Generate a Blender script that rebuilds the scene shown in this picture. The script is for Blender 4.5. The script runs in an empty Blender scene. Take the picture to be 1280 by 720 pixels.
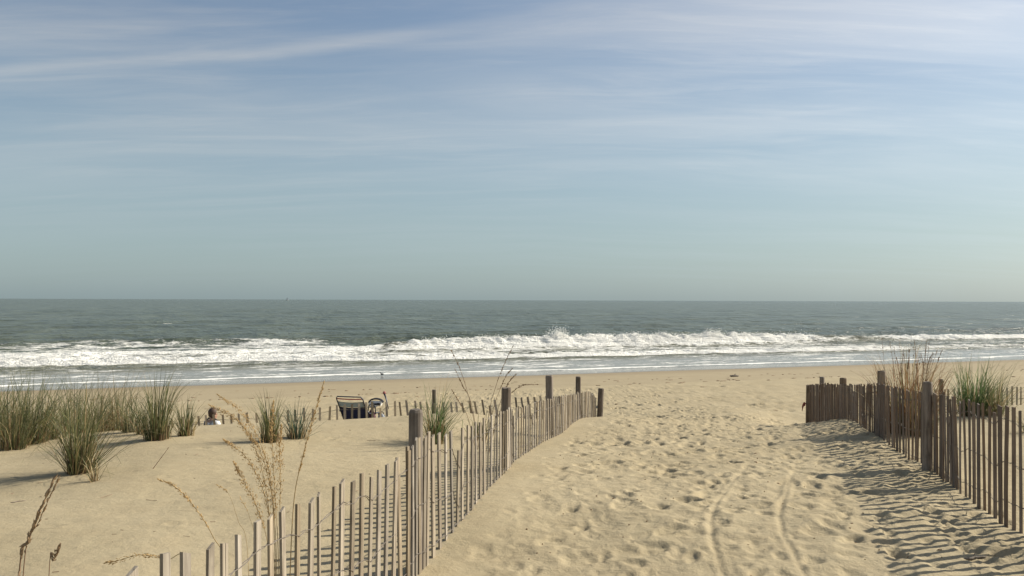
import bpy, bmesh, math, random
import numpy as np
from mathutils import Vector, Matrix, Euler

random.seed(7)
RNG = np.random.default_rng(7)
SC = bpy.context.scene
COL = SC.collection
R = math.radians

# ------------------------------------------------------------------ camera
EYE = 4.5            # metres above the sea
FPX = 1080.0         # focal length in photo pixels (1280 wide)
cam_d = bpy.data.cameras.new('camera')
cam = bpy.data.objects.new('camera', cam_d)
COL.objects.link(cam)
cam.location = (0, 0, EYE)
cam_d.sensor_width = 36.0
cam_d.lens = 36.0 * FPX / 1280.0
cam_d.clip_start = 0.05
cam_d.clip_end = 90000.0
cam.rotation_euler = (Matrix.Rotation(R(90.80), 4, 'X') @ Matrix.Rotation(R(0.18), 4, 'Z')).to_euler()
SC.camera = cam

# ------------------------------------------------------------------ world, sun, exposure
SUN_EL = 33.0
sun_h = Vector((0.938, 0.347))          # horizontal direction towards the sun
SUN_AZ = math.atan2(sun_h.x, sun_h.y)   # clockwise from +Y
SC.view_settings.view_transform = 'Standard'
SC.view_settings.look = 'None'
SC.view_settings.gamma = 1.0
SC.view_settings.use_curve_mapping = False
SC.view_settings.exposure = 0.50

sun_d = bpy.data.lights.new('sun', 'SUN')
sun_d.energy = 4.4
sun_d.angle = R(0.6)
sun_d.color = (1.0, 0.93, 0.80)
sun = bpy.data.objects.new('sun', sun_d)
COL.objects.link(sun)
sdir = Vector((sun_h.x * math.cos(R(SUN_EL)), sun_h.y * math.cos(R(SUN_EL)), math.sin(R(SUN_EL))))
sun.rotation_euler = (-sdir).to_track_quat('-Z', 'Y').to_euler()
sun.location = sdir * 60

class NT:
    """tiny helper for node trees"""
    def __init__(self, tree):
        self.t = tree; self.n = tree.nodes; self.l = tree.links
    def new(self, kind, **kw):
        nd = self.n.new(kind)
        for k, v in kw.items(): setattr(nd, k, v)
        return nd
    def put(self, sock, val):
        if hasattr(val, 'is_linked') or hasattr(val, 'links'):
            self.l.new(val, sock)
        else:
            if isinstance(val, (tuple, list)) and len(val) == 3 and sock.type == 'RGBA':
                val = (*val, 1.0)
            sock.default_value = val
    def math(self, op, a, b=0.0, c=0.0, clamp=False):
        m = self.new('ShaderNodeMath', operation=op, use_clamp=clamp)
        self.put(m.inputs[0], a); self.put(m.inputs[1], b); self.put(m.inputs[2], c)
        return m.outputs[0]
    def vmath(self, op, a, b=(0, 0, 0)):
        m = self.new('ShaderNodeVectorMath', operation=op)
        self.put(m.inputs[0], a); self.put(m.inputs[1], b)
        return m.outputs[0]
    def noise(self, vec, scale=1.0, detail=4.0, rough=0.5, dist=0.0):
        m = self.new('ShaderNodeTexNoise')
        self.put(m.inputs['Vector'], vec)
        for k, v in (('Scale', scale), ('Detail', detail), ('Roughness', rough), ('Distortion', dist)):
            self.put(m.inputs[k], v)
        return m.outputs['Fac']
    def ramp(self, x, lo, hi, a=0.0, b=1.0, smooth=True):
        m = self.new('ShaderNodeMapRange')
        m.interpolation_type = 'SMOOTHSTEP' if smooth else 'LINEAR'
        m.clamp = True
        self.put(m.inputs['Value'], x)
        for k, v in (('From Min', lo), ('From Max', hi), ('To Min', a), ('To Max', b)):
            self.put(m.inputs[k], v)
        return m.outputs['Result']
    def mix(self, f, a, b):
        m = self.new('ShaderNodeMix', data_type='RGBA')
        self.put(m.inputs[0], f); self.put(m.inputs[6], a); self.put(m.inputs[7], b)
        return m.outputs[2]
    def comb(self, x, y, z):
        m = self.new('ShaderNodeCombineXYZ')
        self.put(m.inputs[0], x); self.put(m.inputs[1], y); self.put(m.inputs[2], z)
        return m.outputs[0]
    def sep(self, v):
        m = self.new('ShaderNodeSeparateXYZ'); self.put(m.inputs[0], v)
        return m.outputs[0], m.outputs[1], m.outputs[2]
    def mapping(self, v, rot=(0, 0, 0), scale=(1, 1, 1), loc=(0, 0, 0)):
        m = self.new('ShaderNodeMapping')
        self.put(m.inputs['Vector'], v); m.inputs['Rotation'].default_value = rot
        m.inputs['Scale'].default_value = scale; m.inputs['Location'].default_value = loc
        return m.outputs[0]

def build_world():
    w = bpy.data.worlds.new('World'); SC.world = w
    w.use_nodes = True
    w.node_tree.nodes.clear()
    k = NT(w.node_tree)
    out = k.new('ShaderNodeOutputWorld'); bg = k.new('ShaderNodeBackground')
    sky = k.new('ShaderNodeTexSky', sky_type='NISHITA')
    sky.sun_disc = False
    sky.sun_elevation = R(SUN_EL); sky.sun_rotation = SUN_AZ
    sky.altitude = 0; sky.air_density = 1.0; sky.dust_density = 1.2; sky.ozone_density = 1.0
    tc = k.new('ShaderNodeTexCoord').outputs['Generated']
    d = k.vmath('NORMALIZE', tc)
    dx, dy, dz = k.sep(d)
    zc = k.math('MAXIMUM', dz, 0.02)
    zq = k.math('ADD', zc, 0.11)
    px = k.math('DIVIDE', dx, zq); py = k.math('DIVIDE', dy, zq)
    p = k.comb(px, py, 0.0)
    # thin cirrus streaks lying on a high layer
    warp = k.noise(k.mapping(p, scale=(0.35, 0.35, 1)), 1.0, 3, 0.5)
    pw = k.vmath('ADD', p, k.comb(0.0, k.math('MULTIPLY', k.math('SUBTRACT', warp, 0.5), 0.7), 0.0))
    st1 = k.noise(k.mapping(pw, rot=(0, 0, R(40)), scale=(0.34, 1.8, 1), loc=(11.4, 8.2, 0)), 1.0, 8, 0.58, 0.5)
    st2 = k.noise(k.mapping(pw, rot=(0, 0, R(43)), scale=(1.2, 6.5, 1), loc=(7.7, 4.1, 0)), 1.0, 9, 0.68, 0.6)
    big = k.noise(k.mapping(p, scale=(0.45, 0.6, 1), loc=(4.3, 2.1, 0)), 1.0, 3, 0.5)
    c1 = k.ramp(st1, 0.36, 0.66)
    c2 = k.ramp(st2, 0.42, 0.72)
    cl = k.math('ADD', k.math('MULTIPLY', c1, 0.66), k.math('MULTIPLY', c2, 0.34))
    cl = k.math('MULTIPLY', cl, k.ramp(big, 0.32, 0.58, 0.45, 1.15))
    # an old contrail drifting across the left
    wob = k.math('MULTIPLY', k.math('SUBTRACT', k.noise(k.mapping(p, scale=(1.2, 1.2, 1)), 1.0, 5, 0.6), 0.5), 0.10)
    bow = k.math('MAXIMUM', k.math('ADD', px, 1.0), 0.0)
    line = k.math('ADD', k.math('ADD', k.math('MULTIPLY', px, 0.06), py), wob)
    line = k.math('ADD', line, k.math('MULTIPLY', k.math('MULTIPLY', bow, bow), 0.20))
    dist = k.math('ABSOLUTE', k.math('SUBTRACT', line, 2.44))
    ct = k.ramp(dist, 0.0, 0.075, 1.0, 0.0)
    ct = k.math('MULTIPLY', ct, k.ramp(px, -0.6, 0.05, 1.0, 0.2))
    ct = k.math('MULTIPLY', ct, 0.50)
    cl = k.math('ADD', cl, ct, clamp=True)
    skyc = k.new('ShaderNodeHueSaturation')
    k.put(skyc.inputs['Color'], sky.outputs[0]); skyc.inputs['Saturation'].default_value = 0.96
    k.put(skyc.inputs['Value'], 0.86)
    # ice cloud scatters the light of the sky around it, whiter and brighter
    cldc = k.new('ShaderNodeHueSaturation')
    k.put(cldc.inputs['Color'], sky.outputs[0]); cldc.inputs['Saturation'].default_value = 0.38
    k.put(cldc.inputs['Value'], 1.02)
    c = k.mix(cl, skyc.outputs[0], cldc.outputs[0])
    # the veil thickens near the horizon as the layer is seen edge on
    veil = k.ramp(dz, 0.0, 0.34, 0.92, 0.06)
    hz = k.new('ShaderNodeHueSaturation')
    k.put(hz.inputs['Color'], sky.outputs[0]); hz.inputs['Saturation'].default_value = 0.7; k.put(hz.inputs['Value'], 0.80)
    hzc = k.new('ShaderNodeMix', data_type='RGBA', blend_type='MULTIPLY'); hzc.inputs[0].default_value = 1.0
    k.put(hzc.inputs[6], hz.outputs[0]); k.put(hzc.inputs[7], (0.86, 1.02, 1.14))
    c = k.mix(veil, c, k.mix(0.42, (2.72, 3.60, 3.85), hzc.outputs[2]))
    k.put(bg.inputs[0], c); bg.inputs[1].default_value = 0.089
    k.l.new(bg.outputs[0], out.inputs[0])
build_world()

# ------------------------------------------------------------------ numeric helpers
_perm = np.random.default_rng(3).permutation(256)
_perm = np.concatenate([_perm, _perm, _perm])
_ga = np.random.default_rng(5).uniform(0, 2 * np.pi, 256)
_gx, _gy = np.cos(_ga), np.sin(_ga)
def perlin(x, y, seed=0):
    x = np.asarray(x, float) + seed * 17.31; y = np.asarray(y, float) - seed * 9.77
    xi = np.floor(x).astype(np.int64); yi = np.floor(y).astype(np.int64)
    xf = x - xi; yf = y - yi
    u = xf * xf * xf * (xf * (xf * 6 - 15) + 10); v = yf * yf * yf * (yf * (yf * 6 - 15) + 10)
    xi &= 255; yi &= 255
    def g(ix, iy, fx, fy):
        h = _perm[_perm[ix & 255] + (iy & 255)]
        return _gx[h] * fx + _gy[h] * fy
    a = g(xi, yi, xf, yf); b = g(xi + 1, yi, xf - 1, yf)
    c = g(xi, yi + 1, xf, yf - 1); d = g(xi + 1, yi + 1, xf - 1, yf - 1)
    return (a + u * (b - a)) * (1 - v) + (c + u * (d - c)) * v
def fbm(x, y, octv=4, gain=0.5, seed=0):
    s = 0; a = 1.0; f = 1.0
    for i in range(octv):
        s = s + a * perlin(x * f, y * f, seed + i * 3.7); a *= gain; f *= 2.03
    return s
def sstep(x, a, b):
    t = np.clip((np.asarray(x, float) - a) / (b - a), 0, 1)
    return t * t * (3 - 2 * t)
def P(px, py, Y):
    """photo pixel + distance along the view axis -> world point"""
    hor = 372.8 + 4.0 * px / 1280.0
    return Vector(((px - 640.0) / FPX * Y, Y, EYE - (py - hor) / FPX * Y))

SH_A = math.atan(0.395)
E_SH = np.array([math.cos(SH_A), math.sin(SH_A)])       # along the shore
N_SH = np.array([-math.sin(SH_A), math.cos(SH_A)])      # out to sea
O_SH = np.array([0.0, 51.3])
def shore_uv(X, Y):
    dx = X - O_SH[0]; dy = Y - O_SH[1]
    return dx * E_SH[0] + dy * E_SH[1], dx * N_SH[0] + dy * N_SH[1]
def from_uv(u, v):
    return O_SH[0] + u * E_SH[0] + v * N_SH[0], O_SH[1] + u * E_SH[1] + v * N_SH[1]

def left_x(Y): return 0.176 * Y - 1.308      # line of the fence left of the path
def right_x(Y): return 0.2083 * Y + 2.025    # line of the fence right of the path

# ------------------------------------------------------------------ terrain height
BW = [-400, -80, -30, -12, -4, -2.5, 0, 5, 12, 16, 17.5, 22, 28, 31.5]
BZ = [-9, -4.0, -1.4, -0.55, -0.06, 0.0, 0.13, 0.38, 0.78, 1.00, 1.16, 1.36, 1.62, 1.78]
DW = BW + [33, 34.2, 35.3, 36.3, 37.5, 39, 45, 120, 600]
DZ = BZ + [1.98, 2.32, 2.72, 2.95, 3.05, 3.08, 3.10, 3.3, 4.0]
PW = BW[:-1] + [31.7, 34.5, 36.6, 38.7, 40.5, 42, 46, 120, 600]
PZ = BZ[:-1] + [1.98, 2.40, 2.64, 2.88, 3.04, 3.10, 3.10, 3.3, 4.0]
def base_ground(X, Y):
    X = np.asarray(X, float); Y = np.asarray(Y, float)
    u, v = shore_uv(X, Y); w = -v
    sh = 2.0 * sstep(X, 2.5, 6.0)
    wd = w - sh * sstep(w, 27, 31) * (1 - sstep(w, 45, 60))
    wob = 0.5 * perlin(u * 0.16, w * 0.05, 2) * sstep(w, 30, 33)
    zd = np.interp(wd + wob, DW, DZ)
    zp = np.interp(w, PW, PZ)
    lx = left_x(Y); rx = right_x(Y)
    m = sstep(X, lx - 1.7, lx + 0.2) * (1 - sstep(X, rx - 1.2, rx + 0.6))
    z = zd * (1 - m) + zp * m
    inl = sstep(w, 33.5, 37)
    # gentle dune undulation
    z = z + inl * (1 - 0.65 * m) * (0.10 * perlin(X * 0.33, Y * 0.30, 4) + 0.035 * perlin(X * 0.9, Y * 0.8, 9))
    # low swell of the left dune flat towards its far left
    z = z - 0.09 * sstep(-X, 2.5, 6.0) * inl
    z = z + 0.06 * np.exp(-(((X + 2.6) / 1.6) ** 2 + ((Y - 9.6) / 1.3) ** 2))
    # bank of blown sand heaped against the seaward end of the left fence
    z = z + 0.12 * np.exp(-(((X - 1.45) / 1.1) ** 2 + ((Y - 13.9) / 2.0) ** 2))
    z = z + 0.03 * np.exp(-((X - lx - 0.15) / 0.45) ** 2) * sstep(w, 34, 37)
    z = z - 0.17 * np.exp(-(((X - 4.9) / 1.9) ** 2 + ((Y - 13.6) / 2.8) ** 2))
    z = z - 0.12 * np.exp(-((X + 0.5) / 1.4) ** 2 - ((Y - 3.8) / 1.9) ** 2)
    z = z - 0.17 * sstep(-X, 4.2, 5.6) * np.exp(-((w - 29.0) / 2.6) ** 2)
    return z
def gz(x, y):
    return float(base_ground(np.array([x]), np.array([y]))[0])

# ------------------------------------------------------------------ materials
def new_mat(name):
    m = bpy.data.materials.new(name); m.use_nodes = True
    m.node_tree.nodes.clear()
    k = NT(m.node_tree)
    out = k.new('ShaderNodeOutputMaterial')
    b = k.new('ShaderNodeBsdfPrincipled')
    k.l.new(b.outputs[0], out.inputs[0])
    return m, k, b, out
def bump(k, b, h, strength, dist=0.01):
    n = k.new('ShaderNodeBump'); n.inputs['Strength'].default_value = strength
    n.inputs['Distance'].default_value = dist
    k.put(n.inputs['Height'], h); k.l.new(n.outputs[0], b.inputs['Normal'])
    return n
def plain(name, col, rough=0.6, var=0.25, scale=30.0, metal=0.0, bumps=0.0):
    m, k, b, o = new_mat(name)
    tc = k.new('ShaderNodeTexCoord').outputs['Object']
    n = k.noise(tc, scale, 4, 0.6)
    lo = tuple(c * (1 - var) for c in col); hi = tuple(min(1, c * (1 + var)) for c in col)
    k.put(b.inputs['Base Color'], k.mix(n, lo, hi))
    b.inputs['Roughness'].default_value = rough; b.inputs['Metallic'].default_value = metal
    if bumps: bump(k, b, n, bumps, 0.01)
    return m

def sand_mat():
    m, k, b, o = new_mat('sand')
    pos = k.new('ShaderNodeNewGeometry').outputs['Position']
    wet = k.new('ShaderNodeAttribute', attribute_name='wet').outputs['Fac']
    damp = k.new('ShaderNodeAttribute', attribute_name='damp').outputs['Fac']
    big = k.noise(pos, 0.7, 4, 0.55)
    mid = k.noise(pos, 6.0, 5, 0.6)
    fine = k.noise(pos, 260.0, 3, 0.7)
    c = k.mix(k.ramp(big, 0.3, 0.7), (0.385, 0.318, 0.198), (0.430, 0.358, 0.228))
    c = k.mix(k.ramp(mid, 0.35, 0.75, 0.0, 0.45), c, (0.365, 0.292, 0.178))
    c = k.mix(k.ramp(fine, 0.56, 0.72, 0.0, 0.5), c, (0.22, 0.168, 0.10))
    c = k.mix(k.ramp(fine, 0.42, 0.30, 0.0, 0.4), c, (0.53, 0.455, 0.32))
    dn = k.math('MULTIPLY', damp, k.ramp(mid, 0.2, 0.8, 0.75, 1.0))
    c = k.mix(dn, c, (0.30, 0.24, 0.155))
    c = k.mix(wet, c, (0.15, 0.125, 0.09))
    k.put(b.inputs['Base Color'], c)
    k.put(b.inputs['Roughness'], k.ramp(wet, 0.0, 1.0, 0.95, 0.16))
    k.put(b.inputs['Specular IOR Level'], k.ramp(wet, 0.0, 1.0, 0.15, 0.6))
    h = k.math('ADD', k.math('MULTIPLY', fine, 0.35), k.math('MULTIPLY', k.noise(pos, 38.0, 4, 0.6), 1.0))
    trod = k.new('ShaderNodeAttribute', attribute_name='trod').outputs['Fac']
    lump = k.noise(pos, 13.0, 5, 0.62, 0.4)
    h = k.math('ADD', h, k.math('MULTIPLY', lump, k.ramp(trod, 0.0, 1.0, 0.5, 2.6)))
    n = bump(k, b, h, 0.5, 0.012)
    k.put(n.inputs['Strength'], k.ramp(wet, 0.0, 0.7, 0.5, 0.02))
    return m

def sea_mat():
    m, k, b, o = new_mat('sea_water')
    pos = k.new('ShaderNodeNewGeometry').outputs['Position']
    foam = k.new('ShaderNodeAttribute', attribute_name='foam').outputs['Fac']
    thin = k.new('ShaderNodeAttribute', attribute_name='thin').outputs['Fac']
    silt = k.new('ShaderNodeAttribute', attribute_name='silt').outputs['Fac']
    sp = k.mapping(pos, rot=(0, 0, -SH_A))
    # lacy break-up of the foam
    sx = k.mapping(sp, scale=(0.55, 1.0, 1.0))
    n1 = k.noise(sx, 1.1, 6, 0.62, 0.6)
    n2 = k.noise(sx, 4.5, 5, 0.6, 0.3)
    lace = k.math('ADD', k.math('MULTIPLY', n1, 0.62), k.math('MULTIPLY', n2, 0.38))
    f = k.math('ADD', foam, k.math('MULTIPLY', k.math('SUBTRACT', lace, 0.5), 1.7))
    f = k.ramp(f, 0.36, 0.62)
    f = k.math('MULTIPLY', f, k.ramp(foam, 0.02, 0.12))
    patch = k.ramp(k.noise(k.mapping(sp, scale=(0.10, 0.028, 1)), 1.0, 7, 0.68), 0.3, 0.7, smooth=False)
    deep = k.mix(patch, (0.050, 0.064, 0.042), (0.128, 0.145, 0.100))
    c = k.mix(silt, deep, (0.150, 0.150, 0.100))
    c = k.mix(thin, c, (0.25, 0.25, 0.215))
    fcol = k.mix(n2, (0.80, 0.785, 0.71), (0.97, 0.955, 0.89))
    c = k.mix(f, c, fcol)
    k.put(b.inputs['Base Color'], c)
    b.inputs['IOR'].default_value = 1.333
    r = k.math('ADD', 0.22, k.math('MULTIPLY', f, 0.5), clamp=True)
    k.put(b.inputs['Roughness'], r)
    k.put(b.inputs['Specular IOR Level'], k.math('MULTIPLY_ADD', f, -0.10, 0.17))
    # ripples and chop
    b1 = k.noise(k.mapping(sp, scale=(0.30, 0.8, 1)), 1.0, 6, 0.62, 0.4)
    b2 = k.noise(k.mapping(sp, scale=(0.045, 0.16, 1)), 1.0, 5, 0.6, 0.3)
    b3 = k.noise(sp, 7.0, 4, 0.6)
    b0 = k.noise(k.mapping(sp, scale=(0.11, 0.035, 1)), 1.0, 6, 0.65, 0.3)
    hh = k.math('ADD', k.math('MULTIPLY', b1, 0.60), k.math('MULTIPLY', b2, 2.2))
    hh = k.math('ADD', hh, k.math('MULTIPLY', b0, k.ramp(thin, 0.0, 0.3, 2.2, 0.0)))
    hh = k.math('ADD', hh, k.math('MULTIPLY', b3, k.math('MULTIPLY', f, 0.25)))
    hh = k.math('MULTIPLY', hh, k.ramp(thin, 0.0, 1.0, 1.0, 0.22))
    bump(k, b, hh, 0.85, 1.0)
    return m

def wood_mat(name, dark, light, streak=70.0):
    m, k, b, o = new_mat(name)
    tc = k.new('ShaderNodeTexCoord').outputs['Object']
    rnd = k.new('ShaderNodeObjectInfo').outputs['Random']
    v = k.vmath('ADD', tc, k.comb(k.math('MULTIPLY', rnd, 9.0), k.math('MULTIPLY', rnd, 5.0), k.math('MULTIPLY', rnd, 13.0)))
    g = k.noise(k.mapping(v, scale=(streak, streak, 3.0)), 1.0, 5, 0.65, 0.6)
    s = k.noise(v, 6.0, 4, 0.6)
    c = k.mix(k.ramp(g, 0.25, 0.75), dark, light)
    c = k.mix(k.ramp(s, 0.45, 0.8, 0.0, 0.55), c, tuple(x * 0.6 for x in dark))
    crack = k.noise(k.mapping(v, scale=(streak * 1.6, streak * 1.6, 1.6)), 1.0, 2, 0.5, 0.3)
    c = k.mix(k.ramp(crack, 0.68, 0.74, 0.0, 0.75), c, tuple(x * 0.25 for x in dark))
    hsv = k.new('ShaderNodeHueSaturation'); k.put(hsv.inputs['Color'], c)
    k.put(hsv.inputs['Value'], k.math('MULTIPLY_ADD', rnd, 0.55, 0.70))
    k.put(hsv.inputs['Saturation'], k.math('MULTIPLY_ADD', k.math('FRACT', k.math('MULTIPLY', rnd, 7.3)), 0.5, 0.75))
    k.put(b.inputs['Base Color'], hsv.outputs[0])
    b.inputs['Roughness'].default_value = 0.88
    b.inputs['Specular IOR Level'].default_value = 0.2
    bump(k, b, k.math('SUBTRACT', g, k.ramp(crack, 0.66, 0.76, 0.0, 1.2)), 0.7, 0.004)
    return m

def grass_mat(name):
    m, k, b, o = new_mat(name)
    col = k.new('ShaderNodeAttribute', attribute_name='tint').outputs['Color']
    k.put(b.inputs['Base Color'], col)
    b.inputs['Roughness'].default_value = 0.55
    b.inputs['Specular IOR Level'].default_value = 0.3
    tr = k.new('ShaderNodeBsdfTranslucent'); k.put(tr.inputs[0], col)
    mx = k.new('ShaderNodeMixShader'); mx.inputs[0].default_value = 0.45
    k.l.new(b.outputs[0], mx.inputs[1]); k.l.new(tr.outputs[0], mx.inputs[2])
    k.l.new(mx.outputs[0], o.inputs[0])
    return m

M = {}
M['sand'] = sand_mat()
M['sea'] = sea_mat()
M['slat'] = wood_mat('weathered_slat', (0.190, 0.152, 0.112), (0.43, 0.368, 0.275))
M['slat_shade'] = wood_mat('shade_side_slat', (0.125, 0.090, 0.066), (0.28, 0.215, 0.160))  # same wood seen from its shadow side, that shade put into a darker brown
M['post'] = wood_mat('old_post', (0.105, 0.080, 0.058), (0.29, 0.235, 0.180), 45.0)
M['wire'] = plain('galvanised_wire', (0.15, 0.125, 0.10), 0.8, 0.35, 20, 0.0)
M['grass'] = grass_mat('beach_grass')
M['foam'] = plain('spray_foam', (0.86, 0.85, 0.80), 0.7, 0.06, 5)

# ------------------------------------------------------------------ mesh helpers
def mesh_obj(name, verts, faces, mat, parent=None, smooth=False, cols=None):
    me = bpy.data.meshes.new(name)
    me.from_pydata([tuple(v) for v in verts], [], faces)
    if mat: me.materials.append(mat)
    if smooth: me.polygons.foreach_set('use_smooth', [True] * len(me.polygons))
    if cols is not None:
        a = me.color_attributes.new('tint', 'FLOAT_COLOR', 'POINT')
        buf = np.ones((len(me.vertices), 4), np.float32); buf[:, :3] = np.asarray(cols, np.float32)
        a.data.foreach_set('color', buf.ravel())
    me.update()
    o = bpy.data.objects.new(name, me); COL.objects.link(o)
    if parent is not None: o.parent = parent
    return o
def bm_obj(name, bm, mat, parent=None, smooth=False):
    me = bpy.data.meshes.new(name); bm.normal_update(); bm.to_mesh(me); bm.free()
    if isinstance(mat, (list, tuple)):
        for x in mat: me.materials.append(x)
    elif mat: me.materials.append(mat)
    if smooth: me.polygons.foreach_set('use_smooth', [True] * len(me.polygons))
    o = bpy.data.objects.new(name, me); COL.objects.link(o)
    if parent is not None: o.parent = parent
    return o
def tag(o, label=None, cat=None, group=None, kind=None):
    if label: o['label'] = label
    if cat: o['category'] = cat
    if group: o['group'] = group
    if kind: o['kind'] = kind
    return o
def thing(name, loc, label, cat, group=None, rz=0.0):
    o = bpy.data.objects.new(name, None); COL.objects.link(o)
    o.location = loc; o.rotation_euler = (0, 0, rz); o.empty_display_size = 0.1
    return tag(o, label, cat, group)
def grid_mesh(name, V, nr, nc, mat, attrs):
    me = bpy.data.meshes.new(name)
    n = nr * nc
    me.vertices.add(n); me.vertices.foreach_set('co', V.astype(np.float32).ravel())
    i = np.arange(n).reshape(nr, nc)
    q = np.stack([i[:-1, :-1], i[:-1, 1:], i[1:, 1:], i[1:, :-1]], -1).reshape(-1, 4)
    me.loops.add(q.size); me.loops.foreach_set('vertex_index', q.ravel().astype(np.int32))
    me.polygons.add(len(q))
    me.polygons.foreach_set('loop_start', np.arange(0, q.size, 4, dtype=np.int32))
    me.polygons.foreach_set('loop_total', np.full(len(q), 4, np.int32))
    me.polygons.foreach_set('use_smooth', np.ones(len(q), bool))
    for nm, arr in attrs.items():
        a = me.attributes.new(nm, 'FLOAT', 'POINT')
        a.data.foreach_set('value', arr.astype(np.float32).ravel())
    me.materials.append(mat); me.update(); me.validate()
    o = bpy.data.objects.new(name, me); COL.objects.link(o)
    return o
def graded(lo, core0, core1, hi, d, growth, dmax=1e9):
    a = list(np.arange(core0, core1, d))
    x, s = a[-1], d
    while x < hi:
        s = min(s * growth, dmax); x += s; a.append(x)
    b = []
    x, s = core0, d
    while x > lo:
        s = min(s * growth, dmax); x -= s; b.append(x)
    return np.array(b[::-1] + a)
def ring_tube(bm, pts, rads, n=6, cap=True, mat=0):
    """tube through points (Vectors) with a radius per point"""
    pts = [Vector(p) for p in pts]
    rings = []
    up = Vector((0.13, 0.31, 0.94))
    for i, p in enumerate(pts):
        t = (pts[min(i + 1, len(pts) - 1)] - pts[max(i - 1, 0)])
        t = t.normalized() if t.length > 1e-9 else Vector((0, 0, 1))
        a = t.cross(up)
        if a.length < 1e-3: a = t.cross(Vector((1, 0, 0)))
        a.normalize(); b = t.cross(a)
        r = rads[i] if hasattr(rads, '__len__') else rads
        rings.append([bm.verts.new(p + (a * math.cos(2 * math.pi * j / n) + b * math.sin(2 * math.pi * j / n)) * r) for j in range(n)])
    for i in range(len(rings) - 1):
        for j in range(n):
            f = bm.faces.new((rings[i][j], rings[i][(j + 1) % n], rings[i + 1][(j + 1) % n], rings[i + 1][j]))
            f.material_index = mat
    if cap:
        bm.faces.new(rings[0][::-1]).material_index = mat
        bm.faces.new(rings[-1]).material_index = mat
    return rings
def box(bm, c, s, rot=None):
    res = bmesh.ops.create_cube(bm, size=1.0)
    mt = Matrix.Translation(c) @ (rot.to_4x4() if rot else Matrix.Identity(4)) @ Matrix.Diagonal((*s, 1))
    bmesh.ops.transform(bm, matrix=mt, verts=res['verts'])
    return res['verts']
def ellipsoid(bm, c, s, seg=14, rings=9, rot=None):
    res = bmesh.ops.create_uvsphere(bm, u_segments=seg, v_segments=rings, radius=1.0)
    mt = Matrix.Translation(c) @ (rot.to_4x4() if rot else Matrix.Identity(4)) @ Matrix.Diagonal((*s, 1))
    bmesh.ops.transform(bm, matrix=mt, verts=res['verts'])
    return res['verts']

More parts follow.
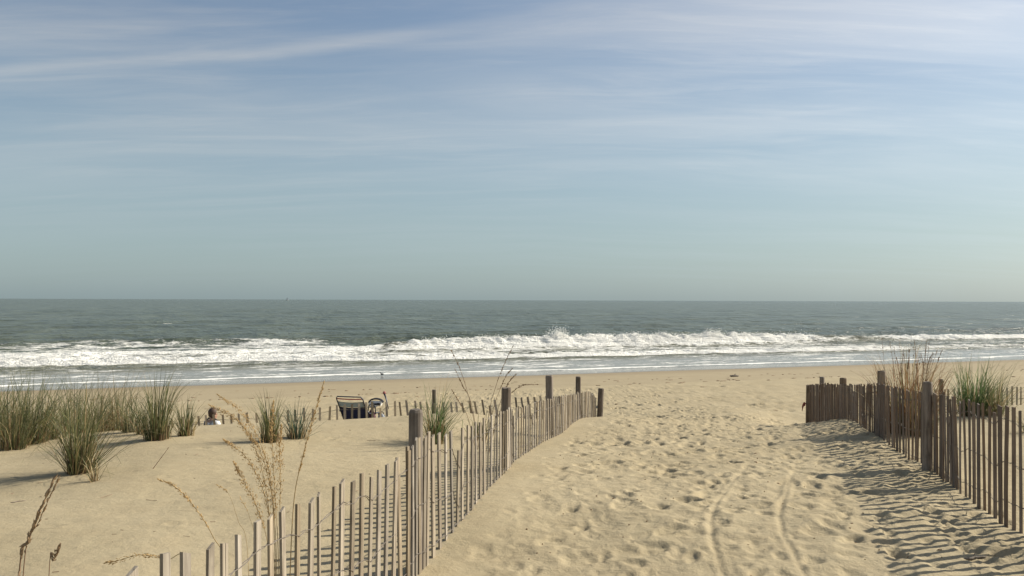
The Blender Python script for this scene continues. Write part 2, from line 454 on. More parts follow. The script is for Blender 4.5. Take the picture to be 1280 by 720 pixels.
# ------------------------------------------------------------------ the sand
def build_ground():
    xs = graded(-420, -2.4, 4.9, 420, 0.017, 1.022)
    ys1 = graded(-160, 2.6, 8.0, 16.0, 0.015, 1.012, 1e9)
    y = ys1[-1]; s = 0.05; tail = []
    while y < 160:
        s = min(s * 1.013, 0.42) if y < 62 else s * 1.12
        y += s; tail.append(y)
    # behind the camera a coarse sheet is enough
    ys = np.concatenate([ys1, tail])
    X, Y = np.meshgrid(xs, ys)
    Z = base_ground(X, Y)
    u, v = shore_uv(X, Y); w = -v
    lx, rx = left_x(Y), right_x(Y)
    path = sstep(X, lx + 0.15, lx + 0.9) * (1 - sstep(X, rx - 0.1, rx + 0.4)) * sstep(w, 30, 33)
    path_l = sstep(X - lx, -0.1, 0.7)
    beach = sstep(w, 16.5, 19.5) * (1 - sstep(w, 32, 36) * (1 - path))
    low = sstep(w, 1.5, 6) * (1 - sstep(w, 16.5, 19.5))
    tr = np.clip(path * (0.45 + 0.55 * path_l) + beach * (1 - path), 0, 1)
    # trampled, wind softened hollows
    n1 = fbm(X * 2.6, Y * 2.2, 3, 0.55, 11)
    n2 = fbm(X * 5.2 + 0.4 * n1, Y * 5.0, 3, 0.55, 21)
    dim = -np.abs(n1) * 0.6 + n2 * 0.5
    Z = Z + tr * ((0.019 + 0.012 * sstep(Y, 7, 11)) * dim + 0.006)
    Z = Z + low * 0.018 * fbm(X * 0.9, Y * 1.6, 4, 0.55, 31)
    Z = Z + beach * 0.035 * fbm(X * 1.1, Y * 1.1, 3, 0.6, 41)
    # dune flats: faint wind ripples and soft dents
    dune = sstep(w, 33, 36) * (1 - path)
    Z = Z + dune * (0.010 * fbm(X * 1.7, Y * 1.7, 4, 0.5, 51) + 0.0045 * fbm(X * 7, Y * 11, 3, 0.55, 61))
    # footprints
    rng = np.random.default_rng(23)
    def stamp(x0, y0, ang, L, W, dep, rim):
        r = L * 1.5
        i0, i1 = np.searchsorted(ys, [y0 - r, y0 + r]); j0, j1 = np.searchsorted(xs, [x0 - r, x0 + r])
        if i1 - i0 < 3 or j1 - j0 < 3: return
        ax = X[i0:i1, j0:j1] - x0; ay = Y[i0:i1, j0:j1] - y0
        c, s = math.cos(ang), math.sin(ang)
        a = (ax * c + ay * s) / L; b = (-ax * s + ay * c) / (W * (1.0 + 0.25 * a))
        q = np.sqrt(a * a + b * b) * (1 + 0.40 * perlin(ax * 14 + x0 * 3, ay * 14 + y0 * 3, 5))
        hole = -dep * (1 - sstep(q, 0.55, 1.02)) * (1 + 0.45 * a)
        rm = rim * np.exp(-((q - 1.2) / 0.28) ** 2)
        Z[i0:i1, j0:j1] += hole + rm
    for i in range(3800):
        Yc = 2.3 + 17 * rng.random() ** 0.85
        t = rng.random() ** 0.92
        Xc = left_x(Yc) + 0.25 + t * (right_x(Yc) - left_x(Yc) - 0.2)
        ang = math.pi / 2 - 0.19 + rng.normal(0, 0.55) + (math.pi if rng.random() < 0.5 else 0)
        L = rng.choice([rng.uniform(0.03, 0.06), rng.uniform(0.05, 0.09), rng.uniform(0.08, 0.125)])
        k = (0.35 + 0.9 * rng.random()) * (0.6 + 0.4 * min(1.0, t * 2.2)) * (1.0 + 0.35 * (Yc > 9))
        stamp(Xc, Yc, ang, L, L * rng.uniform(0.4, 0.8), 0.135 * L * k, 0.034 * L * k)
    for i in range(2300):
        Yc = 15 + 20 * rng.random(); Xc = -8 + 30 * rng.random()
        wq = (51.3 + .395 * Xc - Yc) * .93
        if wq < 18 or wq > 33.5: continue
        stamp(Xc, Yc, rng.uniform(0, 6.28), 0.17 * rng.uniform(0.8, 1.3), 0.09 * rng.uniform(0.8, 1.4), 0.045 * rng.uniform(0.4, 1), 0.014)
    for i in range(36):            # a few stray dents on the dune
        Yc = 3 + 7 * rng.random(); Xc = -1.6 - 4.5 * rng.random()
        stamp(Xc, Yc, rng.uniform(0, 6.28), 0.07, 0.05, 0.010 * rng.random(), 0.003)
    # wheel tracks of a beach cart
    def track(pix, wd, dep):
        pts = []
        for (px, py) in pix:
            Yg = 6.0
            for _ in range(14):
                zg = gz((px - 640) / FPX * Yg, Yg)
                Yg = (EYE - zg) * FPX / (py - (372.8 + px / 320.0))
            pts.append(((px - 640) / FPX * Yg, Yg))
        pts.sort(key=lambda p: p[1])
        py_ = np.array([p[1] for p in pts]); px_ = np.array([p[0] for p in pts])
        tx = np.interp(Y, py_, px_) 
        sm = np.zeros_like(tx)
        for dlt in (-0.3, -0.15, 0, 0.15, 0.3): sm += np.interp(Y + dlt, py_, px_) / 5
        q = np.abs(X - sm + 0.02 * perlin(Y * 2.2, Y * 0, 3))
        on = sstep(Y, py_[0] - 2.0, py_[0] - 1.6) * (1 - sstep(Y, py_[-1] - 2.2, py_[-1] + 0.5))
        cut = -dep * (1 - sstep(q, wd * 0.25, wd)) + dep * 0.40 * np.exp(-((q - wd * 1.7) / (wd * 0.55)) ** 2)
        keep = 1 - 0.70 * np.exp(-(q / (wd * 1.9)) ** 4) * on
        base = base_ground(X, Y)
        Z[:] = base + (Z - base) * keep + cut * on
    track([(901, 720), (893, 690), (886, 655), (893, 630), (912, 605), (930, 588), (940, 572)], 0.019, 0.008)
    track([(1003, 720), (990, 690), (972, 655), (976, 630), (986, 605), (992, 585), (996, 570)], 0.019, 0.008)
    # wetness
    un = 0.9 * perlin(u * 0.09, u * 0, 8) + 0.35 * perlin(u * 0.4, u * 0, 18)
    wet = 1 - sstep(w + un, 1.6, 3.8)
    damp = np.clip(0.85 * (1 - sstep(w + un, 3.0, 8.0)) + 0.42 * (1 - sstep(w + 1.4 * un + 0.9 * perlin(X * .5, Y * .5, 3), 15.6, 17.6)), 0, 1)
    V = np.stack([X, Y, Z], -1)
    o = grid_mesh('beach_sand', V, len(ys), len(xs), M['sand'], {'wet': wet, 'damp': damp, 'trod': np.clip(tr, 0, 1)})
    tag(o, kind='structure')
    return xs, ys, Z
GX, GY, GZ = build_ground()
def surf(x, y):
    """height of the finished sand surface"""
    j = int(np.clip(np.searchsorted(GX, x) - 1, 0, len(GX) - 2)); i = int(np.clip(np.searchsorted(GY, y) - 1, 0, len(GY) - 2))
    tx = (x - GX[j]) / (GX[j + 1] - GX[j]); ty = (y - GY[i]) / (GY[i + 1] - GY[i])
    return float((GZ[i, j] * (1 - tx) + GZ[i, j + 1] * tx) * (1 - ty) + (GZ[i + 1, j] * (1 - tx) + GZ[i + 1, j + 1] * tx) * ty)

# ------------------------------------------------------------------ the sea
def crest_v(u): return 27.3 + 0.7 * perlin(u * 0.07, u * 0, 3) + 0.25 * perlin(u * 0.35, u * 0, 4)
def crest_a(u):
    a = np.interp(u, [-80, -8, -2.5, -0.5, 3, 18, 30, 38, 44, 52, 62, 75, 120],
                  [0.15, 0.22, 0.45, 0.85, 1.05, 1.30, 1.22, 1.25, 0.95, 0.68, 0.70, 0.60, 0.5])
    return 0.84 * a * (1 + 0.22 * perlin(u * 0.5, u * 0, 6) + 0.13 * perlin(u * 1.7, u * 0, 7))
def crest_broken(u):
    return np.interp(u, [-80, -2.6, -1.2, 0.6, 2.0, 40, 44, 47, 54, 58, 120], [1, 1, 0.25, 0.3, 1, 1, 0.75, 0.30, 0.35, 0.75, 0.8])
def build_sea():
    us = graded(-42000, -56, 98, 42000, 0.20, 1.12)
    vs = list(np.arange(-1.0, 50, 0.17)); s = 0.17
    while vs[-1] < 42000:
        s *= 1.022 if vs[-1] < 350 else 1.16
        vs.append(vs[-1] + s)
    vs = np.array(vs)
    U, Vv = np.meshgrid(us, vs)
    X, Y = from_uv(U, Vv)
    near = 1 - sstep(np.hypot(U, Vv), 250, 600)
    # swell offshore
    Z = near * sstep(Vv, 28, 45) * (0.16 * np.sin(Vv * 2 * np.pi / 21 + 1.3 * perlin(U * 0.03, Vv * 0.01, 2))
        + 0.30 * fbm(U * 0.035, Vv * 0.10, 3, 0.55, 14) + 0.10 * fbm(U * 0.22, Vv * 0.5, 3, 0.5, 15))
    # a second swell rearing up behind the breaker
    b2 = np.exp(-((Vv - 47 - 2.0 * perlin(U * 0.05, U * 0, 9)) / 2.6) ** 2)
    Z = Z + 0.42 * b2 * (0.8 + 0.6 * perlin(U * 0.06, U * 0, 19)) * near
    # the breaking wave
    vc = crest_v(U); A = crest_a(U); br = crest_broken(U)
    t = Vv - vc
    front = 1.0 * br + 1.6 * (1 - br)
    prof = np.where(t < 0, np.exp(-(np.abs(t) / (1.15 * front)) ** 1.8), np.exp(-(np.abs(t) / 3.4) ** 1.5))
    turb = fbm(U * 1.1, Vv * 1.1, 4, 0.52, 33)
    bz = A * prof * near
    Z = Z + bz + br * near * 0.34 * turb * A * np.exp(-(t / 1.3) ** 2)
    # ragged plumes thrown up on the crest
    plume = np.maximum(perlin(U * 0.9, U * 0, 51), 0) ** 1.5 + 0.9 * np.exp(-((U - 15.3) / 0.5) ** 2) + 0.75 * np.exp(-((U - 33.0) / 0.7) ** 2)
    Z = Z + 0.28 * plume * br * near * np.exp(-(t / 0.5) ** 2) * sstep(A, 0.5, 0.9)
    # bore of the wave before, running in
    v2 = 15.6 + 2.6 * (1 - sstep(U, -14, 0)) + 1.3 * perlin(U * 0.06, U * 0, 23) + 0.5 * perlin(U * 0.3, U * 0, 24)
    t2 = Vv - v2
    h2 = np.interp(U, [-80, -20, 0, 30, 60, 120], [0.42, 0.40, 0.26, 0.22, 0.20, 0.2])
    p2 = sstep(t2, -0.9, 0.5) * np.exp(-np.maximum(t2, 0) / 7.0)
    Z = Z + near * h2 * p2 * (1 + 0.5 * fbm(U * 0.9, Vv * 1.2, 3, 0.55, 61))
    Z = Z + near * 0.07 * fbm(U * 0.5, Vv * 0.9, 4, 0.6, 71) * sstep(Vv, 6, 18)
    # run up of thin water on the beach
    v3 = 3.2 + 1.0 * perlin(U * 0.055, U * 0, 81) + 0.5 * perlin(U * 0.22, U * 0, 82)
    t3 = Vv - v3
    Z = Z + near * (0.05 * sstep(t3, -0.1, 0.35) * np.exp(-np.maximum(t3, 0) / 3.0)
                    + 0.030 * (1 - sstep(Vv, 2, 9)) * perlin(U * 0.16, Vv * 0.3, 91)) 
    # foam cover
    left = 1 - sstep(U, -6, 2)
    f = br * np.exp(-(np.minimum(t, 0) / 1.9) ** 2) * (1 - sstep(t, 0.15, 1.1)) * 1.25
    shoulder = (1 - br) * np.exp(-((t - 0.1) / 0.55) ** 2) * 0.7
    f = np.maximum(f, shoulder)
    zone = sstep(t2, -1.15, -0.6) * (1 - sstep(t, -1.0, 0.5))
    rt = sstep(U, 38, 52)
    f = np.maximum(f, zone * (0.49 - 0.14 * rt + 0.30 * fbm(U * 0.10, Vv * 0.35, 3, 0.5, 101)))
    f = np.maximum(f, zone * np.exp(-np.maximum(t2, 0) / 2.2) * (0.85 - 0.3 * rt + 0.4 * perlin(U * 0.25, U * 0, 106)))
    lz = left * sstep(t2, -1.1, -0.6) * (1 - sstep(Vv + 3.0 * perlin(U * 0.08, U * 0, 107), 43, 51))
    f = np.maximum(f, lz * (0.60 + 0.36 * fbm(U * 0.12, Vv * 0.40, 4, 0.6, 102) - 0.006 * np.maximum(Vv - 18, 0)))
    # streaks on the wash
    wash = (1 - sstep(t2, -0.6, 0.0)) * sstep(Vv, 2, 5)
    f = np.maximum(f, wash * (0.36 + 0.20 * fbm(U * 0.12, Vv * 0.5, 3, 0.55, 103)))
    edge = np.exp(-((t3 - 0.25) / 0.30) ** 2)
    f = np.maximum(f, edge * (0.72 + 0.35 * perlin(U * 0.3, U * 0, 104)))
    zs = base_ground(X, Y)
    depth = Z - zs
    f = np.maximum(f, np.where(Vv < 4, np.exp(-(np.maximum(depth, 0) / 0.018) ** 2) * np.clip(0.30 + 0.8 * perlin(U * 0.12, U * 0, 105), 0, 0.8), 0))
    # a few whitecaps
    wc = sstep(fbm(U * 0.10, Vv * 0.28, 4, 0.6, 111), 0.78, 1.0) * sstep(Vv, 34, 40) * (1 - sstep(Vv, 120, 170))
    f = np.maximum(f, wc * 0.6)
    thin = 1 - sstep(Vv, 8.0, 15.5)
    silt = np.clip((1 - sstep(Vv, 24, 34)) * 0.8 + 0.9 * np.exp(-((t + 0.2) / 0.9) ** 2) * (1 - 0.3 * br), 0, 1)
    o = grid_mesh('sea', np.stack([X, Y, Z], -1), len(vs), len(us), M['sea'], {'foam': np.clip(f, 0, 1.3), 'thin': thin, 'silt': silt})
    tag(o, kind='structure')
    # drops flung off the breaking crest
    rng = np.random.default_rng(77)
    verts, faces = [], []
    oc = np.array([(1, 0, 0), (-1, 0, 0), (0, 1, 0), (0, -1, 0), (0, 0, 1), (0, 0, -1)], float)
    of = [(0, 2, 4), (2, 1, 4), (1, 3, 4), (3, 0, 4), (2, 0, 5), (1, 2, 5), (3, 1, 5), (0, 3, 5)]
    pts = []
    for _ in range(6000):
        uu = rng.uniform(2, 46)
        pl = max(0.0, float(perlin(uu * 0.9, 0.0, 51))) ** 1.5 + 0.25
        if rng.random() > pl: continue
        pts.append((uu, 0.12 + rng.exponential(0.08)))
    for cu, n, sp, hh in ((15.3, 620, 0.6, 0.34), (33.0, 380, 0.7, 0.24), (22, 150, 1.6, 0.12), (27, 150, 1.8, 0.12), (9, 130, 1.8, 0.12)):
        for _ in range(n):
            pts.append((cu + rng.normal(0, sp), abs(rng.normal(0, hh)) + 0.15))
    for uu, dzz in pts:
        vv = float(crest_v(np.array(uu))) + rng.normal(-0.1, 0.28)
        zz = float(crest_a(np.array(uu))) * 0.92 + dzz
        x, y = from_uv(uu, vv)
        r = rng.uniform(0.010, 0.036)
        b0 = len(verts)
        for q in oc: verts.append((x + q[0] * r, y + q[1] * r, zz + q[2] * r * rng.uniform(0.8, 1.6)))
        faces += [tuple(a + b0 for a in t) for t in of]
    so = mesh_obj('spray', verts, faces, M['foam'])
    tag(so, 'white spray flung up along the crest of the breaking wave', 'spray', kind='stuff')
build_sea()

# ------------------------------------------------------------------ fences
def slat_variants(mat, n=7, seed=1):
    out = []
    rng = random.Random(seed)
    for i in range(n):
        L, W, T = 1.2, 0.038 * rng.uniform(0.78, 1.14), 0.0095 * rng.uniform(0.85, 1.15)
        bow, tw = rng.uniform(-0.008, 0.008), rng.uniform(-0.10, 0.10)
        bow2 = rng.uniform(-0.006, 0.006)
        cut = rng.uniform(-0.008, 0.008)
        verts, faces = [], []
        zs = [0.0, 0.35, 0.65, 0.92, L]
        for z in zs:
            a = tw * (z / L); k = math.sin(math.pi * z / L)
            wz = W * (1 + rng.uniform(-0.04, 0.04))
            for (sx, sy) in ((-1, -1), (1, -1), (1, 1), (-1, 1)):
                x, y = sx * wz / 2, sy * T / 2
                zz = z + (cut * sx if z == L else 0)
                verts.append((x * math.cos(a) - y * math.sin(a) + bow * k, x * math.sin(a) + y * math.cos(a) + bow2 * k, zz))
        for r in range(len(zs) - 1):
            for j in range(4):
                faces.append((r * 4 + j, r * 4 + (j + 1) % 4, r * 4 + 4 + (j + 1) % 4, r * 4 + 4 + j))
        faces.append((3, 2, 1, 0)); q = (len(zs) - 1) * 4; faces.append((q, q + 1, q + 2, q + 3))
        me = bpy.data.meshes.new('slat'); me.from_pydata(verts, [], faces); me.materials.append(mat); me.update()
        out.append(me)
    return out
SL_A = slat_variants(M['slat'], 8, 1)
SL_B = slat_variants(M['slat_shade'], 8, 2)

def make_post(parent, x, y, ztop, dia, lean=(0, 0), seed=0):
    rng = random.Random(seed)
    bm = bmesh.new()
    n = 18
    zb = surf(x, y) - 0.7
    L = ztop - zb
    prof = [(0, 0.98), (0.2, 1.0), (0.45, 1.0), (0.7, 0.99), (0.9, 0.98), (1 - 0.014 / L, 0.97), (1.0, 0.86)]
    rings = []
    off = [1 + rng.uniform(-0.05, 0.05) for _ in range(n)]
    for t, r in prof:
        rr = r * dia / 2
        rings.append([bm.verts.new((rr * off[j] * math.cos(2 * math.pi * j / n), rr * off[j] * math.sin(2 * math.pi * j / n),
                                    t * L + (rng.uniform(-0.005, 0.005) if t == 1.0 else 0))) for j in range(n)])
    for i in range(len(rings) - 1):
        for j in range(n): bm.faces.new((rings[i][j], rings[i][(j + 1) % n], rings[i + 1][(j + 1) % n], rings[i + 1][j]))
    bm.faces.new(rings[0][::-1]); bm.faces.new(rings[-1])
    o = bm_obj('post', bm, M['post'], parent)
    o.location = Vector((x, y, zb)) - parent.location
    o.rotation_euler = (lean[0], lean[1], rng.uniform(0, 6))
    return o

def make_fence(name, label, line, s_list, tops, variants, seed, posts, wire_offs, side=0.02, tilt=0.02, base=None, group=None, lean_fn=None):
    """line(s)->(x,y); tops(s)->z of slat tops; s_list = where the slats stand"""
    rng = random.Random(seed)
    x0, y0 = line(s_list[0])
    f = thing(name, (x0, y0, gz(x0, y0)), label, 'fence', group)
    nodes = []
    for s in s_list:
        x, y = line(s); xa, ya = line(s + 0.05)
        ang = math.atan2(ya - y, xa - x)
        ln = rng.gauss(0, tilt * 0.45) + 0.025 * math.sin(s * 2.3 + seed) + (lean_fn(s) if lean_fn else 0.0)
        oo = rng.gauss(0, 0.008)
        zt = tops(s) + rng.gauss(0, 0.009) - (rng.uniform(0.05, 0.16) if rng.random() < 0.035 else 0.0)
        o = bpy.data.objects.new('slat', rng.choice(variants)); COL.objects.link(o)
        o.parent = f
        rot = Matrix.Rotation(ang, 3, 'Z') @ Matrix.Rotation(ln, 3, 'Y') @ Matrix.Rotation(oo, 3, 'X') @ Matrix.Rotation(rng.gauss(0, 0.05) + (math.pi if rng.random() < .5 else 0), 3, 'Z')
        # pivot at ground height so that leaning slats fan out at the top
        zg = surf(x, y)
        up = rot @ Vector((0, 0, 1))
        top = Vector((x, y, zg)) + up * ((zt - zg) / max(up.z, 0.5))
        o.location = top - up * 1.2 - f.location
        o.rotation_euler = rot.to_euler()
        nodes.append((Vector((x, y, zg)), up, (zt - zg), Vector((-math.sin(ang), math.cos(ang), 0))))
    for wi, off in enumerate(wire_offs):
        bm = bmesh.new()
        for strand in (0, 1):
            pts = []
            sag = 0.0
            for i, (g, up, hh, nrm) in enumerate(nodes):
                h = hh - off
                if h < 0.02: h = 0.02
                sg = 1 if (i + strand) % 2 else -1
                p = g + up * (h + 0.012 * math.sin(i * 0.9 + wi * 2) + rng.gauss(0, 0.004))
                pts.append(p + nrm * (0.0075 * sg))
                if i + 1 < len(nodes):
                    g2, up2, hh2, n2 = nodes[i + 1]
                    q = g2 + up2 * max(hh2 - off, 0.02)
                    pts.append((p + q) / 2 + Vector((0, 0, rng.gauss(0, 0.003))))
            ring_tube(bm, [p - f.location for p in pts], 0.0019, 3, False)
        bm_obj('wire', bm, M['wire'], f)
    for i, (x, y, zt, dia, lean) in enumerate(posts):
        make_post(f, x, y, zt, dia, lean, seed * 31 + i)
    return f

def spaced(a, b, gap_fn, rng):
    out = [a]
    while out[-1] < b: out.append(out[-1] + gap_fn(out[-1]) * rng.uniform(0.93, 1.07))
    return out
# left of the path; s is the distance along the view axis
LT_Y = [0.3, 2.05, 2.39, 2.63, 3.32, 4.04, 4.45, 4.75, 5.23, 6.14, 7.44, 8.56, 10.6, 12.5, 14.9, 16.6]
LT_Z = [3.86, 3.85, 3.81, 3.78, 3.755, 3.71, 3.74, 3.76, 3.69, 3.65, 3.57, 3.47, 3.32, 3.14, 2.93, 2.62]
def left_line(s): return (left_x(s) + 0.02 * math.sin(s * 1.3), s)
rl = random.Random(11)
sl = spaced(0.4, 4.35, lambda s: 0.110, rl)
sl = sl + [4.47, 4.54, 4.60, 4.67, 4.75, 4.80] + spaced(4.92, 7.1, lambda s: 0.128, rl) + [7.22, 7.27, 7.32, 7.37, 7.44, 7.5] + spaced(7.62, 10.3, lambda s: 0.142, rl)
sl = sl + [10.4, 10.46, 10.53, 10.6] + spaced(10.72, 16.4, lambda s: 0.125, rl)
def lean_left(s):
    if 4.3 < s < 4.78: return -0.10 + 0.22 * (s - 4.3)
    return 0.0
def post_at(px, top, d, fx, dia, off):
    p = P(px, top, d)
    return (fx(d) + off, d, p.z, dia, (random.uniform(-.015, .015), random.uniform(-.015, .015)))
lp = [(left_x(4.72) - 0.045, 4.72, 3.90, 0.078, (0.0, 0.0)),
      (left_x(7.4) - 0.06, 7.4, 3.75, 0.085, (0.01, 0.01)),
      (left_x(10.6) - 0.07, 10.6, 3.575, 0.095, (-0.01, -0.02)),
      (left_x(13.7) - 0.06, 13.7, 3.29, 0.082, (0.0, 0.01)),
      (left_x(16.5) + 0.05, 16.5, 2.82, 0.115, (0.0, 0.05)),
      (left_x(1.4) - 0.055, 1.4, 4.0, 0.085, (0, 0))]
make_fence('slat_fence', 'sunlit grey slat fence along the smooth dune side of the path, wires and round posts', left_line, sl,
           lambda s: float(np.interp(s, LT_Y, LT_Z)), SL_A, 5, lp, (0.10, 0.37, 0.62), lean_fn=lean_left)
# right of the path
RT_Y = [0.8, 5.4, 6.53, 7.29, 8.25, 9.43, 11.2, 13.2, 15.1]
RT_Z = [3.90, 3.84, 3.76, 3.73, 3.66, 3.60, 3.42, 3.24, 3.03]
def right_line(s): return (right_x(s) + 0.02 * math.sin(s * 1.7 + 1), s)
rr = random.Random(12)
sr = spaced(1.0, 6.6, lambda s: 0.106, rr) + spaced(6.66, 7.2, lambda s: 0.066, rr) + spaced(7.3, 9.2, lambda s: 0.105, rr) + [9.28, 9.33, 9.4, 9.46] + spaced(9.55, 11.4, lambda s: 0.09, rr) + spaced(11.45, 15.1, lambda s: 0.056, rr)
rp = [(right_x(4.55) + 0.055, 4.55, 3.98, 0.09, (0, 0)),
      (right_x(7.29) - 0.05, 7.29, 3.82, 0.082, (0, 0.01)),
      (right_x(9.43) + 0.05, 9.43, 3.74, 0.085, (0, -0.01)),
      (right_x(11.95) + 0.05, 11.95, 3.44, 0.095, (0, 0.01)),
      (right_x(13.8) + 0.05, 13.8, 3.29, 0.075, (0, 0)),
      (right_x(15.1) - 0.02, 15.1, 3.04, 0.08, (0, 0.04)),
      (right_x(1.8) + 0.055, 1.8, 4.0, 0.085, (0, 0))]
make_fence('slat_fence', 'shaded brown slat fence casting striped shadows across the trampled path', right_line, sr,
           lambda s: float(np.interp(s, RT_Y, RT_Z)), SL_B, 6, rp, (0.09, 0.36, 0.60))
# along the toe of the dune, parallel to the water
cL = np.array([left_x(16.5), 16.5]); cR = np.array([right_x(15.2), 15.2])
def sea_left(s): p = cL - E_SH * s; q = 0.06 * math.sin(s * 0.8); return (p[0], p[1] + q)
def sea_right(s): p = cR + E_SH * s; q = 0.08 * math.sin(s * 0.7); return (p[0], p[1] + q)
rq = random.Random(13)
ss = spaced(0.15, 13.5, lambda s: 0.128, rq)
make_fence('slat_fence', 'half buried slat fence at the dune foot behind the navy beach chair and bags', sea_left, ss,
           lambda s: float(np.interp(s, [0, 2, 5.5, 7.5, 14], [2.66, 2.70, 2.70, 2.58, 2.52])) + 0.03 * math.sin(s * 1.9), SL_A, 7,
           [(sea_left(3.2)[0], sea_left(3.2)[1] + .06, 2.90, 0.075, (0, 0)), (sea_left(8.6)[0], sea_left(8.6)[1] + .06, 2.72, 0.075, (0, 0))],
           (0.09, 0.37), tilt=0.05, lean_fn=lambda s: 0.10 + 0.08 * math.sin(s * 0.9))
ss = spaced(0.15, 13.5, lambda s: 0.125, rq)
make_fence('slat_fence', 'pale slat fence on the beach side of the green grass tuft and shaded fence', sea_right, ss,
           lambda s: float(np.interp(s, [0, 3, 8, 14], [2.82, 2.84, 2.80, 2.78])), SL_A, 8,
           [(sea_right(3.15)[0], sea_right(3.15)[1] - .06, 3.03, 0.085, (0, 0)), (sea_right(9.4)[0], sea_right(9.4)[1] - .06, 3.0, 0.08, (0, 0))],
           (0.09, 0.37), tilt=0.03)

# ------------------------------------------------------------------ grasses
GREEN = [(0.105, 0.122, 0.050), (0.145, 0.155, 0.062), (0.078, 0.098, 0.044), (0.21, 0.195, 0.085)]
OLIVE = [(0.18, 0.17, 0.085), (0.22, 0.195, 0.10), (0.15, 0.155, 0.075), (0.10, 0.125, 0.055)]
STRAW = [(0.40, 0.30, 0.155), (0.33, 0.235, 0.115), (0.46, 0.365, 0.20), (0.26, 0.17, 0.085)]
RUST = [(0.21, 0.115, 0.055), (0.28, 0.165, 0.08), (0.16, 0.085, 0.045), (0.35, 0.24, 0.125)]
def blades(n, h, r0, spread, droop, pal, rng, width=0.0055, lean=(0.0, 0.0), stiff=0.0):
    verts, faces, cols = [], [], []
    for _ in range(n):
        a = rng.uniform(0, 2 * math.pi); rr_ = r0 * math.sqrt(rng.random())
        bx, by = rr_ * math.cos(a), rr_ * math.sin(a)
        az = a + rng.gauss(0, 0.7)
        H = h * (0.38 + 0.74 * rng.random() ** 0.8)
        th0 = abs(rng.gauss(0, spread * 0.5)) * (0.35 + rr_ / max(r0, 1e-4)) * (1 - stiff)
        bend = droop * rng.random() ** 1.3 * (1 if rng.random() > 0.12 else 2.2)
        nseg = 6
        p = Vector((bx, by, -0.03))
        dirh = Vector((math.cos(az) + lean[0], math.sin(az) + lean[1], 0))
        if dirh.length > 1e-3: dirh.normalize()
        twist = az + math.pi / 2 + rng.gauss(0, 0.5)
        wv = Vector((math.cos(twist), math.sin(twist), 0))
        w0 = width * rng.uniform(0.6, 1.15)
        c = Vector(rng.choice(pal)) * rng.uniform(0.75, 1.25)
        b0 = len(verts)
        for i in range(nseg + 1):
            t = i / nseg
            wd = w0 * (0.55 + 0.9 * t * (1 - t) + 0.45 * (1 - t)) * (1 - t ** 4) * 0.5
            if i < nseg:
                verts += [tuple(p - wv * wd), tuple(p + wv * wd)]
                cols += [tuple(c * (1.0 + 0.1 * t))] * 2
            else:
                verts.append(tuple(p)); cols.append(tuple(c * 1.1))
            th = th0 + bend * t * t * 1.5
            p = p + (dirh * math.sin(th) + Vector((0, 0, 1)) * math.cos(th)) * (H / nseg)
            p += Vector((lean[0], lean[1], 0)) * (H / nseg) * t * 0.8
        for i in range(nseg - 1):
            q = b0 + 2 * i; faces.append((q, q + 1, q + 3, q + 2))
        q = b0 + 2 * (nseg - 1); faces.append((q, q + 1, q + 2))
    return verts, faces, cols
def floor_pt(px, py):
    """point of the sand seen at a photo pixel"""
    Yg = 7.0
    for _ in range(40):
        zg = gz((px - 640) / FPX * Yg, Yg)
        Yg = 0.5 * Yg + 0.5 * (EYE - zg) * FPX / (py - (372.8 + px / 320.0))
    return (px - 640) / FPX * Yg, Yg
def tuft(label, px, py, h, r0, n, seed, pal=GREEN, dead=0.3, spread=0.45, droop=0.9, lean=(0.05, 0), group=None, at=None, width=0.0070, seeds=0):
    rng = random.Random(seed)
    lean = (lean[0] + rng.gauss(0, 0.06), lean[1] + rng.gauss(0, 0.06))
    x, y = at if at else floor_pt(px, py)
    o = thing('dune_plant', (x, y, surf(x, y)), label, 'plant', group)
    v, f, c = blades(max(5, n // 11), h * 1.12, r0 * 0.5, spread * 1.6, droop * 3.6, STRAW[:3] + pal, rng, width * 0.8, lean)
    mesh_obj('arching_blades', v, f, M['grass'], o, cols=c)
    v, f, c = blades(int(n * 1.05), h, r0 * 0.8, spread * 1.75, droop * 2.9, pal, rng, width, lean)
    mesh_obj('green_blades' if seed != 44 else 'dry_blades', v, f, M['grass'], o, cols=c)
    if dead:
        v, f, c = blades(int(n * dead), h * 0.62, r0 * 1.1, spread * 1.2, droop * 1.4, STRAW, rng, width * 0.9, lean)
        mesh_obj('dead_blades', v, f, M['grass'], o, cols=c)
        v, f, c = blades(int(n * dead), h * 0.30, r0, 0.12, 0.1, [(0.20, 0.12, 0.07), (0.27, 0.18, 0.10), (0.14, 0.085, 0.05)], rng, width * 1.3, (0, 0))
        mesh_obj('old_sheaths', v, f, M['grass'], o, cols=c)
    return o
G1 = 'grass tufts massed on the dune'
tuft('large green beach grass tuft casting a long spidery shadow on the open dune sand', 103, 590, 0.90, 0.10, 210, 1, GREEN + OLIVE[:1], 0.35, 0.50, 0.75, (0.06, 0))
tuft('small straw coloured grass sprig beside the large green tuft', 120, 600, 0.30, 0.03, 16, 2, OLIVE + STRAW[:1], 0.5, 0.4, 0.8)
tuft('upright dark green grass tuft with brown stems standing in open sand near the sunbather', 198, 549, 0.74, 0.13, 170, 3, GREEN, 0.3, 0.30, 0.35, (0.03, 0))
tuft('narrow green grass tuft, the nearest grass to the seated person', 234, 544, 0.46, 0.07, 70, 4, GREEN, 0.5, 0.40, 0.55, (0.03, 0))
